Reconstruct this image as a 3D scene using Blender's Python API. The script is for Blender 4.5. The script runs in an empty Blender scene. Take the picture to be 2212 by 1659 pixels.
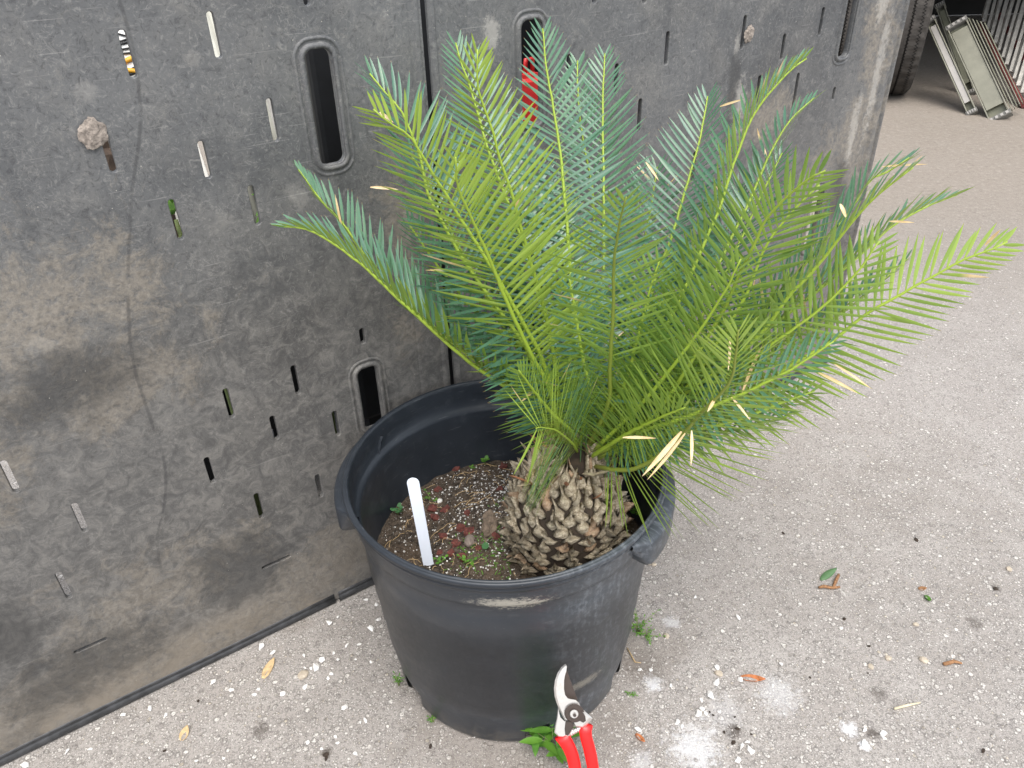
import bpy, bmesh, math, random
import numpy as np
from mathutils import Vector, Matrix, noise as mnoise
random.seed(7)
scene = bpy.context.scene
COL = scene.collection

# ------------------------------------------------------------------ camera
FPX, HC = 1660.0, 1.4                      # focal length for a 2212 px wide view; eye height
def _n(v): v = np.array(v, float); return v/np.linalg.norm(v)
CZ = -_n([74, -2580, -1660]); _F = np.array([0, 0, -1.0]); CY = _n(_F-_F.dot(CZ)*CZ); CX = np.cross(CY, CZ)
C0 = np.array([0, 0, HC])
cam_d = bpy.data.cameras.new('camera'); cam = bpy.data.objects.new('camera', cam_d); COL.objects.link(cam)
m = Matrix.Identity(4)
for i, row in enumerate((CX, CY, CZ)):
    for j in range(3): m[i][j] = row[j]
m[2][3] = HC
cam.matrix_world = m
cam_d.sensor_width = 36; cam_d.lens = 36*FPX/2212; cam_d.clip_start = .02; cam_d.clip_end = 400
scene.camera = cam
# ------------------------------------------------------------------ light
SUN_EL, SUN_AZ = math.radians(64), math.radians(168)    # azimuth clockwise from +Y
w = bpy.data.worlds.new('World'); scene.world = w; w.use_nodes = True
nt = w.node_tree; nt.nodes.clear()
sky = nt.nodes.new('ShaderNodeTexSky'); sky.sky_type = 'NISHITA'; sky.sun_disc = False
sky.sun_elevation = SUN_EL; sky.sun_rotation = SUN_AZ; sky.dust_density = 3.0; sky.air_density = 1.0
hs = nt.nodes.new('ShaderNodeHueSaturation'); hs.inputs['Saturation'].default_value = .42
bg = nt.nodes.new('ShaderNodeBackground'); bg.inputs['Strength'].default_value = .14
wo = nt.nodes.new('ShaderNodeOutputWorld')
nt.links.new(sky.outputs[0], hs.inputs['Color']); nt.links.new(hs.outputs[0], bg.inputs['Color']); nt.links.new(bg.outputs[0], wo.inputs[0])
sd = bpy.data.lights.new('sun', 'SUN'); sd.energy = 1.1; sd.angle = math.radians(60); sd.color = (1, .955, .89)
so = bpy.data.objects.new('sun', sd); COL.objects.link(so)
sdir = Vector((math.sin(SUN_AZ)*math.cos(SUN_EL), math.cos(SUN_AZ)*math.cos(SUN_EL), math.sin(SUN_EL)))
so.rotation_euler = sdir.to_track_quat('Z', 'Y').to_euler(); so.location = sdir*8
scene.view_settings.view_transform = 'Standard'; scene.view_settings.look = 'None'
scene.view_settings.gamma = 1; scene.view_settings.use_curve_mapping = False
scene.view_settings.exposure = 1.2
scene.render.engine = 'CYCLES'
scene.cycles.max_bounces = 8; scene.cycles.transparent_max_bounces = 8

# ------------------------------------------------------------------ geometry of the view
def ray(x, y):
    v = _n([(x-1106)/FPX, -(y-829.5)/FPX, -1]); return np.array([CX.dot(v), CY.dot(v), CZ.dot(v)])
def at_z(x, y, z=0.0):
    r = ray(x, y); return C0+r*(z-HC)/r[2]
def at_t(x, y, t): return C0+ray(x, y)*t
PA = at_z(0, 1655); PD = _n(at_z(1800, 776)-PA); PN = np.cross(PD, [0, 0, 1.0])   # panel foot line, direction, outward normal
def pan(u, z, back=0.0): return PA+PD*u-PN*back+np.array([0, 0, z])
def pan_px(x, y, back=0.0):
    r = ray(x, y); p = PA-PN*back; return C0+r*((p-C0).dot(PN)/r.dot(PN))
def uv_of(x, y, back=0.0):
    q = pan_px(x, y, back); return float((q-PA).dot(PD)), float(q[2])

# ------------------------------------------------------------------ object helpers
def tag(o, label=None, cat=None, group=None, kind=None):
    if label: o['label'] = label
    if cat: o['category'] = cat
    if group: o['group'] = group
    if kind: o['kind'] = kind
    return o
def link(name, me, parent=None, mat=None):
    o = bpy.data.objects.new(name, me); COL.objects.link(o)
    if parent: o.parent = parent
    if mat is not None and me is not None and len(me.materials) == 0: me.materials.append(mat)
    return o
def empty(name, loc=(0, 0, 0), rz=0.0):
    o = bpy.data.objects.new(name, None); COL.objects.link(o); o.location = loc; o.rotation_euler = (0, 0, rz); o.empty_display_size = .05
    return o
def mesh(name, vs, fs, smooth=True):
    me = bpy.data.meshes.new(name); me.from_pydata([tuple(map(float, v)) for v in vs], [], fs); me.update()
    if smooth: me.polygons.foreach_set('use_smooth', [True]*len(me.polygons))
    return me
def from_bm(name, bm, smooth=False):
    me = bpy.data.meshes.new(name); bm.normal_update(); bm.to_mesh(me); bm.free()
    if smooth: me.polygons.foreach_set('use_smooth', [True]*len(me.polygons))
    return me
def bm_box(bm, c, s, rot=None):
    r = bmesh.ops.create_cube(bm, size=1)
    M = Matrix.Translation(c) @ (rot.to_4x4() if rot else Matrix.Identity(4)) @ Matrix.Diagonal((*s, 1))
    bmesh.ops.transform(bm, matrix=M, verts=r['verts']); return r['verts']
def box_mesh(name, c, s, rot=None, bev=.0):
    bm = bmesh.new(); bm_box(bm, c, s, rot)
    if bev: bmesh.ops.bevel(bm, geom=bm.edges[:], offset=bev, segments=2, affect='EDGES', profile=.5)
    return from_bm(name, bm)
def tube(pts, rad, n=8, caps=True):
    pts = [Vector(p) for p in pts]; vs = []; fs = []; k = len(pts)
    rad = rad if hasattr(rad, '__len__') else [rad]*k
    T0 = (pts[1]-pts[0]).normalized(); ref = T0.orthogonal().normalized()
    for i in range(k):
        T = (pts[min(i+1, k-1)]-pts[max(i-1, 0)]).normalized()
        ref = (ref-T*ref.dot(T)).normalized(); B = T.cross(ref)
        for j in range(n):
            a = 2*math.pi*j/n; vs.append(pts[i]+(ref*math.cos(a)+B*math.sin(a))*rad[i])
    for i in range(k-1):
        for j in range(n):
            a = i*n+j; b = i*n+(j+1) % n; fs.append((a, b, b+n, a+n))
    if caps: fs.append(tuple(range(n))[::-1]); fs.append(tuple((k-1)*n+j for j in range(n)))
    return vs, fs
def lathe(prof, n=96, skip=None):
    vs = []; fs = []
    for r, z in prof:
        for j in range(n):
            a = 2*math.pi*j/n; vs.append((r*math.cos(a), r*math.sin(a), z))
    for i in range(len(prof)-1):
        for j in range(n):
            if skip and skip(i, j): continue
            fs.append((i*n+j, i*n+(j+1) % n, (i+1)*n+(j+1) % n, (i+1)*n+j))
    return vs, fs
def lump(name, r, seed, sub=2, rough=.35, sc=(1, 1, 1), freq=1.3):
    bm = bmesh.new(); bmesh.ops.create_icosphere(bm, subdivisions=sub, radius=1)
    off = Vector((seed*3.7, seed*1.9, seed*.7))
    for v in bm.verts:
        k = 1+rough*mnoise.noise(v.co*freq+off)+rough*.4*mnoise.noise(v.co*freq*2.7+off)
        v.co = Vector((v.co.x*sc[0], v.co.y*sc[1], v.co.z*sc[2]))*k*r
    return from_bm(name, bm, False)
def blade(P, D, Nl, L, W, bend=0.0, sickle=0.0, seg=5, keel=.18):
    """one lance-shaped leaf from P along D; Nl its upper side; returns verts and faces"""
    D = D.normalized(); Nl = (Nl-D*Nl.dot(D)).normalized(); S = D.cross(Nl)
    prof = [.35, .85, 1.0, .92, .62, .04] if seg == 5 else [.3]+[math.sin(math.pi*(.15+.85*i/seg))**.7 for i in range(1, seg)]+[.03]
    vs = []; fs = []
    for i in range(seg+1):
        s = i/seg; c = P+D*(L*s)+Nl*(bend*L*s*s)+S*(sickle*L*s*s); h = W*.5*prof[i]
        vs += [c-S*h, c-Nl*(h*keel*2), c+S*h]
    for i in range(seg):
        a = i*3; fs += [(a, a+1, a+4, a+3), (a+1, a+2, a+5, a+4)]
    return vs, fs, S

# ------------------------------------------------------------------ node helper
class NT:
    def __init__(s, name):
        s.m = bpy.data.materials.new(name); s.m.use_nodes = True; s.t = s.m.node_tree
        s.b = s.t.nodes['Principled BSDF']; s.out = s.t.nodes['Material Output']; s._co = {}
    def n(s, t, **k):
        nd = s.t.nodes.new('ShaderNode'+t)
        for a, v in k.items(): setattr(nd, a, v)
        return nd
    def l(s, a, b): s.t.links.new(a, b)
    def setin(s, sock, v):
        if hasattr(v, 'links') or hasattr(v, 'is_linked'): s.l(v, sock)
        elif isinstance(v, (tuple, list)) and len(v) == 3 and sock.type == 'RGBA': sock.default_value = (*v, 1)
        else: sock.default_value = v
    def coord(s, kind='Object'):
        if 'tc' not in s._co: s._co['tc'] = s.n('TexCoord')
        return s._co['tc'].outputs[kind]
    def map(s, vec, scale=(1, 1, 1), rot=(0, 0, 0), loc=(0, 0, 0)):
        nd = s.n('Mapping'); s.l(vec, nd.inputs[0]); nd.inputs['Scale'].default_value = scale; nd.inputs['Rotation'].default_value = rot; nd.inputs['Location'].default_value = loc
        return nd.outputs[0]
    def noise(s, scale, detail=4, rough=.55, vec=None, dist=0.0, typ='FBM', col=False):
        nd = s.n('TexNoise'); nd.noise_type = typ
        s.l(vec if vec is not None else s.coord(), nd.inputs['Vector'])
        nd.inputs['Scale'].default_value = scale; nd.inputs['Detail'].default_value = detail; nd.inputs['Roughness'].default_value = rough; nd.inputs['Distortion'].default_value = dist
        return nd.outputs['Color' if col else 'Fac']
    def vor(s, scale, feat='F1', out='Distance', vec=None, rnd=1.0):
        nd = s.n('TexVoronoi'); nd.feature = feat; s.l(vec if vec is not None else s.coord(), nd.inputs['Vector'])
        nd.inputs['Scale'].default_value = scale; nd.inputs['Randomness'].default_value = rnd
        return nd.outputs[out]
    def ramp(s, f, a, b, smooth=True):
        nd = s.n('MapRange'); nd.interpolation_type = 'SMOOTHSTEP' if smooth else 'LINEAR'
        s.setin(nd.inputs['Value'], f); nd.inputs['From Min'].default_value = a; nd.inputs['From Max'].default_value = b
        return nd.outputs[0]
    def mix(s, f, a, b, mode='MIX'):
        nd = s.n('Mix'); nd.data_type = 'RGBA'; nd.blend_type = mode; nd.clamp_factor = True
        s.setin(nd.inputs[0], f); s.setin(nd.inputs[6], a); s.setin(nd.inputs[7], b); return nd.outputs[2]
    def math(s, op, a, b=0.0, c=None):
        nd = s.n('Math'); nd.operation = op; s.setin(nd.inputs[0], a); s.setin(nd.inputs[1], b)
        if c is not None: s.setin(nd.inputs[2], c)
        return nd.outputs[0]
    def bump(s, h, strength=.3, dist=.002, prev=None):
        nd = s.n('Bump'); nd.inputs['Strength'].default_value = strength; nd.inputs['Distance'].default_value = dist; s.l(h, nd.inputs['Height'])
        if prev is not None: s.l(prev, nd.inputs['Normal'])
        return nd.outputs[0]
    def blob(s, c, rad, nz=None, amt=.6, axes=(1, 1, 1)):
        """0..1 soft patch round point c with a ragged edge"""
        v = s.n('VectorMath'); v.operation = 'SUBTRACT'; s.l(s.coord(), v.inputs[0]); v.inputs[1].default_value = c
        v2 = s.n('VectorMath'); v2.operation = 'MULTIPLY'; s.l(v.outputs[0], v2.inputs[0]); v2.inputs[1].default_value = axes
        ln = s.n('VectorMath'); ln.operation = 'LENGTH'; s.l(v2.outputs[0], ln.inputs[0])
        d = s.math('DIVIDE', ln.outputs['Value'], rad)
        if nz is not None: d = s.math('ADD', d, s.math('MULTIPLY', s.math('SUBTRACT', nz, .5), amt*3))
        return s.math('SUBTRACT', 1.0, s.ramp(d, .35, 1.1))
    def fin(s, col=None, rough=None, normal=None, spec=None, metal=None):
        if col is not None: s.setin(s.b.inputs['Base Color'], col)
        if rough is not None: s.setin(s.b.inputs['Roughness'], rough)
        if normal is not None: s.l(normal, s.b.inputs['Normal'])
        if spec is not None: s.b.inputs['Specular IOR Level'].default_value = spec
        if metal is not None: s.setin(s.b.inputs['Metallic'], metal)
        return s.m
def simple(name, col, rough=.6, var=.25, scale=30, bump=.15, metal=0.0, spec=.5):
    t = NT(name); nz = t.noise(scale, 5, .6)
    c = t.mix(t.ramp(nz, .3, .7), tuple(x*(1-var) for x in col), tuple(min(1, x*(1+var)) for x in col))
    return t.fin(c, rough, t.bump(nz, bump, .002), spec, metal)

# ------------------------------------------------------------------ materials
def mat_panel(name, tans, whites, darks, curve=False, seed=0.0):
    t = NT(name); co = t.map(t.coord(), loc=(seed, seed*.3, 0)); 
    big = t.noise(2.2, 5, .6, co); mid = t.noise(9, 6, .65, co, .4); fine = t.noise(120, 4, .7, co)
    mott = t.noise(34, 5, .72, co, 1.2)
    c = t.mix(t.ramp(big, .3, .7), (.068, .071, .074), (.122, .125, .127))
    c = t.mix(t.math('MULTIPLY', t.ramp(mid, .42, .72), .62), c, (.150, .148, .142))
    c = t.mix(t.math('MULTIPLY', t.ramp(mott, .52, .7), .42), c, (.19, .185, .172))
    c = t.mix(t.math('MULTIPLY', t.ramp(mott, .46, .30), .5), c, (.046, .048, .052))
    wm_ = t.noise(75, 5, .8, co, 1.8); c = t.mix(t.math('MULTIPLY', t.ramp(wm_, .54, .64), .38), c, (.29, .285, .27)); c = t.mix(t.math('MULTIPLY', t.ramp(wm_, .46, .38), .55), c, (.045, .045, .048))
    # hair-fine curly scuffs and straight scratches
    rid = t.noise(26, 3, .6, co, 2.2, 'RIDGED_MULTIFRACTAL'); 
    cur = t.n('TexVoronoi'); cur.feature = 'DISTANCE_TO_EDGE'; cur.inputs['Scale'].default_value = 64
    wob = t.n('VectorMath'); wob.operation = 'ADD'; t.l(co, wob.inputs[0])
    wv = t.n('VectorMath'); wv.operation = 'SCALE'; t.l(t.noise(30, 3, .6, co, col=True), wv.inputs[0]); wv.inputs['Scale'].default_value = .075
    t.l(wv.outputs[0], wob.inputs[1]); t.l(wob.outputs[0], cur.inputs['Vector'])
    ce = t.math('SUBTRACT', 1.0, t.ramp(cur.outputs[0], .0, .055))
    ce = t.math('MULTIPLY', ce, t.ramp(t.noise(14, 3, .6, co), .46, .62))
    c = t.mix(t.math('MULTIPLY', ce, .27), c, (.30, .292, .27))
    sc = None
    for (rt, sx, sz, thr) in ((.25, 5, 260, .70), (-.55, 6, 280, .70), (1.40, 5, 240, .69), (.9, 7, 300, .70), (-.1, 9, 360, .69)):
        v = t.map(co, (sx, 1, sz), (0, rt, 0)); q = t.ramp(t.noise(1, 2, .5, v), thr, thr+.05)
        sc = q if sc is None else t.math('MAXIMUM', sc, q)
    c = t.mix(t.math('MULTIPLY', sc, .34), c, (.34, .335, .32))
    # streaks running down
    v = t.map(co, (22, 1, 1.6)); st = t.ramp(t.noise(1, 4, .6, v), .55, .75)
    c = t.mix(t.math('MULTIPLY', st, .3), c, (.040, .044, .05))
    edge = t.noise(9, 9, .78, co, .5); tm = None
    for (u, z, r, au, az) in tans:
        q = t.blob((u, 0, z), r*1.05, edge, 1.7, (au, 1, az)); tm = q if tm is None else t.math('MAXIMUM', tm, q)
    tm = t.math('MULTIPLY', tm, t.ramp(t.noise(75, 4, .7, co), .26, .56))
    c = t.mix(t.math('MULTIPLY', tm, .62), c, t.mix(t.ramp(fine, .3, .7), (.185, .162, .130), (.33, .29, .235)))
    sx = t.n('SeparateXYZ'); t.l(t.coord(), sx.inputs[0])
    dst = t.math('MULTIPLY', t.math('SUBTRACT', 1.0, t.ramp(t.math('ADD', sx.outputs[2], t.math('MULTIPLY', big, .5)), .75, 1.35)), .42)
    c = t.mix(dst, c, t.mix(t.ramp(mott, .40, .62), (.095, .086, .075), (.205, .188, .165)))
    low = t.math('SUBTRACT', 1.0, t.ramp(sx.outputs[2], .03, .20))
    c = t.mix(t.math('MULTIPLY', t.math('MULTIPLY', low, t.ramp(edge, .40, .60)), .68), c, (.23, .195, .15))
    wm = None
    for (u, z, r, au, az) in whites:
        q = t.blob((u, 0, z), r, t.noise(42, 7, .8, co), 1.3, (au, 1, az)); wm = q if wm is None else t.math('MAXIMUM', wm, q)
    if wm is not None: c = t.mix(t.math('MULTIPLY', wm, .16 if curve else .45), c, (.46, .44, .40))
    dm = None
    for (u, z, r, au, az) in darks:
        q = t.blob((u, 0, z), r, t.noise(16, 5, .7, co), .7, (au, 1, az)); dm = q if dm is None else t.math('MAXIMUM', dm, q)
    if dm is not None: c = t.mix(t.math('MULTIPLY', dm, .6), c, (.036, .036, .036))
    if curve:       # long scuff line
        fc = t.n('FloatCurve'); cm = fc.mapping; cv = cm.curves[0]
        pts = [(uv_of(x, y)[1]/1.35, (uv_of(x, y)[0]+.02)/.9) for x, y in ((340, 1180), (356, 1080), (355, 1000), (325, 905), (290, 790), (277, 660), (283, 450), (300, 190))]; pts = [(0, pts[0][1])]+pts+[(1, pts[-1][1])]
        cv.points[0].location = pts[0]; cv.points[1].location = pts[-1]
        for p in pts[1:-1]: cv.points.new(*p)
        cm.update(); t.l(t.math('DIVIDE', sx.outputs[2], 1.35), fc.inputs['Value'])
        uu = t.math('MULTIPLY', fc.outputs[0], .9)
        dd = t.math('ABSOLUTE', t.math('SUBTRACT', sx.outputs[0], t.math('SUBTRACT', uu, .02)))
        ln = t.math('SUBTRACT', 1.0, t.ramp(dd, .0010, .0042))
        ln = t.math('MULTIPLY', ln, t.math('MULTIPLY', t.ramp(sx.outputs[2], .26, .36), t.ramp(t.noise(12, 4, .7, co), .36, .5)))
        c = t.mix(t.math('MULTIPLY', ln, .42), c, (.03, .03, .032))
    # specks
    sp = t.math('SUBTRACT', 1.0, t.ramp(t.vor(60, vec=co), .035, .06)); sp = t.math('MULTIPLY', sp, t.ramp(t.noise(7, 2, .5, co), .55, .6))
    c = t.mix(t.math('MULTIPLY', sp, .7), c, (.5, .48, .42))
    h = t.math('ADD', t.math('MULTIPLY', mid, .6), t.math('MULTIPLY', mott, .25))
    h = t.math('ADD', h, t.math('MULTIPLY', fine, .1)); h = t.math('ADD', h, t.math('MULTIPLY', tm, .25))
    nb = t.bump(t.noise(3.2, 2, .5, co), .5, .02); nb = t.bump(h, .55, .0035, nb)
    return t.fin(c, t.math('ADD', .40, t.math('MULTIPLY', mott, .3)), nb, .42)
M_PANEL_L = mat_panel('weathered_plastic_left',
    [(.36, .25, .17, .8, 1.5), (.30, .86, .19, .8, 1.3), (.42, .70, .10, .7, 1.2), (.17, .62, .09, 1, 1), (.52, .30, .07, 1, 1.6), (.99, .86, .10, 1.3, .8), (.78, .15, .17, .6, 2.2), (.15, .12, .15, .6, 2), (.95, .62, .06, 1, 1), (.35, .08, .2, .5, 3)],
    [(.505, 1.175, .018, 1, 1), (.66, 1.20, .014, 1, 1), (.33, .82, .03, 1, 1.6), (.78, .96, .022, 1, .8), (.20, .70, .03, .8, 1.3)],
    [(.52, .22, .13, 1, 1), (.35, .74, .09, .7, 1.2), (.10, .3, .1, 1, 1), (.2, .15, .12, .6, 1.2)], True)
M_PANEL_R = mat_panel('weathered_plastic_right',
    [(2.42, .75, .16, 1.6, .45), (2.40, 1.12, .10, 1.3, .7), (1.10, .80, .10, 1.2, .7), (2.0, .90, .10, 1, 1), (2.3, .5, .15, 1, .5), (2.1, .2, .3, .4, 1)],
    [(2.395, 1.15, .035, 1.4, .5), (1.855, 1.09, .018, 2.0, .7), (1.885, .955, .036, 1.2, .6), (1.89, .90, .02, 1, .6), (2.44, .95, .06, 2.6, .35), (1.19, 1.18, .02, 1, .6), (2.38, .80, .04, 2.2, .4)],
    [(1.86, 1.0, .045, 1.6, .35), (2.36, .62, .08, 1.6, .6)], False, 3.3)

def mat_ground():
    t = NT('exposed_aggregate_concrete'); co = t.coord()
    big = t.noise(1.1, 5, .6); mid = t.noise(7, 5, .65); grit = t.noise(260, 3, .7)
    c = t.mix(t.ramp(big, .3, .7), (.265, .243, .220), (.345, .320, .296))
    c = t.mix(t.math('MULTIPLY', t.ramp(mid, .35, .7), .5), c, (.405, .385, .36))
    c = t.mix(t.math('MULTIPLY', t.ramp(t.noise(15, 6, .7), .56, .70), .35), c, (.20, .19, .18))
    # stones of three sizes bedded in cement
    hh = None
    for sc, lo, hi, amt, r0 in ((72, .30, .42, .85, .72), (130, .28, .42, .75, .55), (230, .25, .45, .6, .35)):
        wob = t.n('VectorMath'); wob.operation = 'ADD'; t.l(co, wob.inputs[0])
        wv = t.n('VectorMath'); wv.operation = 'SCALE'; t.l(t.noise(sc*.9, 2, .5, col=True), wv.inputs[0]); wv.inputs['Scale'].default_value = .5/sc
        t.l(wv.outputs[0], wob.inputs[1])
        vd = t.n('TexVoronoi'); vd.inputs['Scale'].default_value = sc; t.l(wob.outputs[0], vd.inputs['Vector'])
        bw = t.n('SeparateColor'); t.l(vd.outputs['Color'], bw.inputs[0])
        on = t.ramp(bw.outputs[0], r0-.02, r0+.02)
        msk = t.math('MULTIPLY', t.math('SUBTRACT', 1.0, t.ramp(vd.outputs['Distance'], lo, hi)), on)
        rim = t.math('MULTIPLY', t.math('MULTIPLY', t.ramp(vd.outputs['Distance'], lo-.02, lo+.06), t.math('SUBTRACT', 1.0, t.ramp(vd.outputs['Distance'], hi, hi+.2))), on)
        c = t.mix(t.math('MULTIPLY', rim, .58), c, (.13, .12, .11))
        scol = t.mix(bw.outputs[1], (.25, .23, .215), (.70, .67, .62)); scol = t.mix(t.math('MULTIPLY', t.ramp(bw.outputs[2], .78, .82), .6), scol, (.52, .45, .33))
        c = t.mix(t.math('MULTIPLY', msk, amt), c, scol)
        hh = t.math('MULTIPLY', msk, .6) if hh is None else t.math('ADD', hh, t.math('MULTIPLY', msk, 40/sc))
    c = t.mix(t.math('MULTIPLY', t.ramp(grit, .55, .66), .65), c, (.10, .092, .087))
    c = t.mix(t.math('MULTIPLY', t.ramp(grit, .40, .30), .45), c, (.58, .56, .53))
    # brown dust towards the trailer
    sx = t.n('SeparateXYZ'); t.l(co, sx.inputs[0])
    far = t.ramp(t.math('ADD', sx.outputs[1], t.math('MULTIPLY', mid, .8)), 2.3, 4.6)
    c = t.mix(t.math('MULTIPLY', far, .72), c, (.225, .190, .150))
    spk = t.noise(34, 5, .75); c = t.mix(t.math('MULTIPLY', t.math('MULTIPLY', far, t.ramp(spk, .52, .68)), .4), c, (.42, .38, .33)); c = t.mix(t.math('MULTIPLY', t.math('MULTIPLY', far, t.ramp(spk, .46, .34)), .4), c, (.12, .10, .08))
    # spilt white powder, damp dark crumbs
    en = t.noise(60, 8, .85)
    for (px, py, r, a) in ((1500, 1615, .055, .5), (1385, 1645, .025, .4), (1560, 1540, .05, .18), (1450, 1345, .02, .5), (1835, 1575, .018, .7), (1410, 1475, .022, .7), (1869, 1612, .012, .9), (1680, 1500, .05, .3)):
        p = at_z(px, py); c = t.mix(t.math('MULTIPLY', t.blob((p[0], p[1], 0), r, en, 1.5), a*.75), c, (.80, .82, .85))
    for (px, py, r, a) in ((1585, 1580, .02, .75), (1885, 1585, .014, .7), (1900, 1500, .02, .5), (563, 1578, .022, .6), (2150, 1270, .012, .8), (2105, 1345, .02, .5), (705, 1625, .012, .8), (1395, 1440, .05, .35)):
        p = at_z(px, py); c = t.mix(t.math('MULTIPLY', t.blob((p[0], p[1], 0), r, t.noise(90, 6, .8), 1.2), a), c, (.06, .048, .04))
    for (px, py, r, a) in ((1130, 1560, .26, .38), (640, 1345, .05, .3), (1420, 1400, .10, .3)):   # darker brown patches on the ground round the pot
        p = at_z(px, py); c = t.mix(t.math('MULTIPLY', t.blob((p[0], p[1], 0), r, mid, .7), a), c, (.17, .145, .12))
    nb = t.bump(t.noise(5, 4, .6), .3, .01); nb = t.bump(t.math('ADD', hh, t.math('MULTIPLY', grit, .7)), .75, .0022, nb)
    return t.fin(c, .85, nb, .3)
M_GROUND = mat_ground()

def mat_pot():
    t = NT('dark_nursery_plastic'); co = t.coord()
    n1 = t.noise(5, 5, .6); n2 = t.noise(40, 5, .7, dist=.6)
    c = t.mix(t.ramp(n1, .3, .7), (.017, .0215, .028), (.030, .036, .045))
    c = t.mix(t.math('MULTIPLY', t.ramp(n2, .55, .75), .3), c, (.085, .095, .105))
    sx = t.n('SeparateXYZ'); t.l(co, sx.inputs[0])
    ang = t.math('ARCTAN2', sx.outputs[1], sx.outputs[0])
    cc = t.n('CombineXYZ'); t.l(ang, cc.inputs[0]); t.l(sx.outputs[2], cc.inputs[1])
    streak = t.noise(1, 5, .7, t.map(cc.outputs[0], (30, 9, 1)))
    fl = t.noise(1, 5, .75, t.map(cc.outputs[0], (22, 70, 1), (0, 0, .5)))
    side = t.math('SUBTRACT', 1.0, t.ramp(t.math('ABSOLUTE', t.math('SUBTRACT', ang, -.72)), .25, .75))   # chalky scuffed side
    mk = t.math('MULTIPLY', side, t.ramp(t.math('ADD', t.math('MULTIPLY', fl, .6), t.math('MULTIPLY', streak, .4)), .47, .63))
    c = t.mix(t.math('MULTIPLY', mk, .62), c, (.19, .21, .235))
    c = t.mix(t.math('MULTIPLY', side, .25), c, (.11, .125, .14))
    sc = t.ramp(t.noise(1, 3, .6, t.map(cc.outputs[0], (5, 260, 1), (0, 0, .12))), .64, .70)
    c = t.mix(t.math('MULTIPLY', sc, .3), c, (.16, .17, .18))
    for (a, z, r, sa) in ((-1.60, .446, .017, .22), (-1.52, .440, .018, .22), (-1.45, .437, .014, .2), (-1.02, .15, .015, .3)):
        q = t.blob(((.278 if z > .3 else .26)*math.cos(a), (.284 if z > .3 else .26)*math.sin(a), z), r*1.5, t.noise(130, 6, .8, t.map(co, (1, 1, 2.5))), 1.4, (.5, .5, 1.7)); c = t.mix(t.math('MULTIPLY', q, .8), c, (.36, .34, .29))
    dirt = t.math('MULTIPLY', t.math('SUBTRACT', 1.0, t.ramp(sx.outputs[2], .0, .07)), t.ramp(n2, .4, .6))
    c = t.mix(t.math('MULTIPLY', dirt, .5), c, (.12, .105, .085))
    sp = t.math('SUBTRACT', 1.0, t.ramp(t.vor(95), .05, .085)); sp = t.math('MULTIPLY', sp, t.ramp(t.noise(9, 2, .5), .56, .6))
    c = t.mix(t.math('MULTIPLY', sp, .5), c, (.3, .29, .27))
    nb = t.bump(t.noise(7, 3, .5), .35, .012); nb = t.bump(t.math('ADD', n2, t.math('MULTIPLY', mk, .3)), .3, .0012, nb)
    return t.fin(c, t.math('ADD', .24, t.math('MULTIPLY', n2, .26)), nb, .5)
M_POT = mat_pot()

def mat_leaf():
    t = NT('cycad_leaflet'); at = t.n('Attribute'); at.attribute_name = 'lv'
    s = t.n('SeparateColor'); t.l(at.outputs['Color'], s.inputs[0]); var, along, dry = s.outputs
    geo = t.n('NewGeometry')
    top = t.mix(var, (.070, .180, .125), (.120, .260, .135)); bot = t.mix(var, (.135, .250, .048), (.345, .475, .075))
    c = t.mix(geo.outputs['Backfacing'], top, bot)
    vein = t.noise(1, 2, .5, t.map(t.coord(), (300, 300, 300))); c = t.mix(t.math('MULTIPLY', t.ramp(vein, .5, .7), .15), c, (.25, .32, .12))
    c = t.mix(t.math('MULTIPLY', t.math('SUBTRACT', 1.0, t.ramp(along, .0, .12)), .6), c, (.30, .38, .03))
    c = t.mix(t.ramp(along, .93, 1.0), c, (.30, .17, .06))
    c = t.mix(dry, c, t.mix(t.ramp(t.noise(60, 3), .35, .65), (.62, .44, .20), (.78, .60, .33)))
    t.setin(t.b.inputs['Base Color'], c); t.b.inputs['Roughness'].default_value = .27; t.b.inputs['Specular IOR Level'].default_value = .75
    tr = t.n('BsdfTranslucent'); t.l(t.mix(.5, c, t.mix(dry, (.30, .42, .03), (.6, .42, .2))), tr.inputs['Color'])
    ms = t.n('MixShader'); ms.inputs[0].default_value = .25; t.l(t.b.outputs[0], ms.inputs[1]); t.l(tr.outputs[0], ms.inputs[2]); t.l(ms.outputs[0], t.out.inputs[0])
    return t.m
M_LEAF = mat_leaf()
def mat_rachis():
    t = NT('cycad_rachis'); at = t.n('Attribute'); at.attribute_name = 'lv'
    s = t.n('SeparateColor'); t.l(at.outputs['Color'], s.inputs[0])
    c = t.mix(s.outputs[0], (.23, .35, .030), (.34, .44, .055)); c = t.mix(s.outputs[2], c, (.11, .10, .03))
    c = t.mix(t.math('SUBTRACT', 1.0, t.ramp(s.outputs[1], .02, .16)), c, (.10, .085, .03))
    return t.fin(c, .4, t.bump(t.noise(220, 3), .3, .001), .45)
M_RACHIS = mat_rachis()
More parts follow.
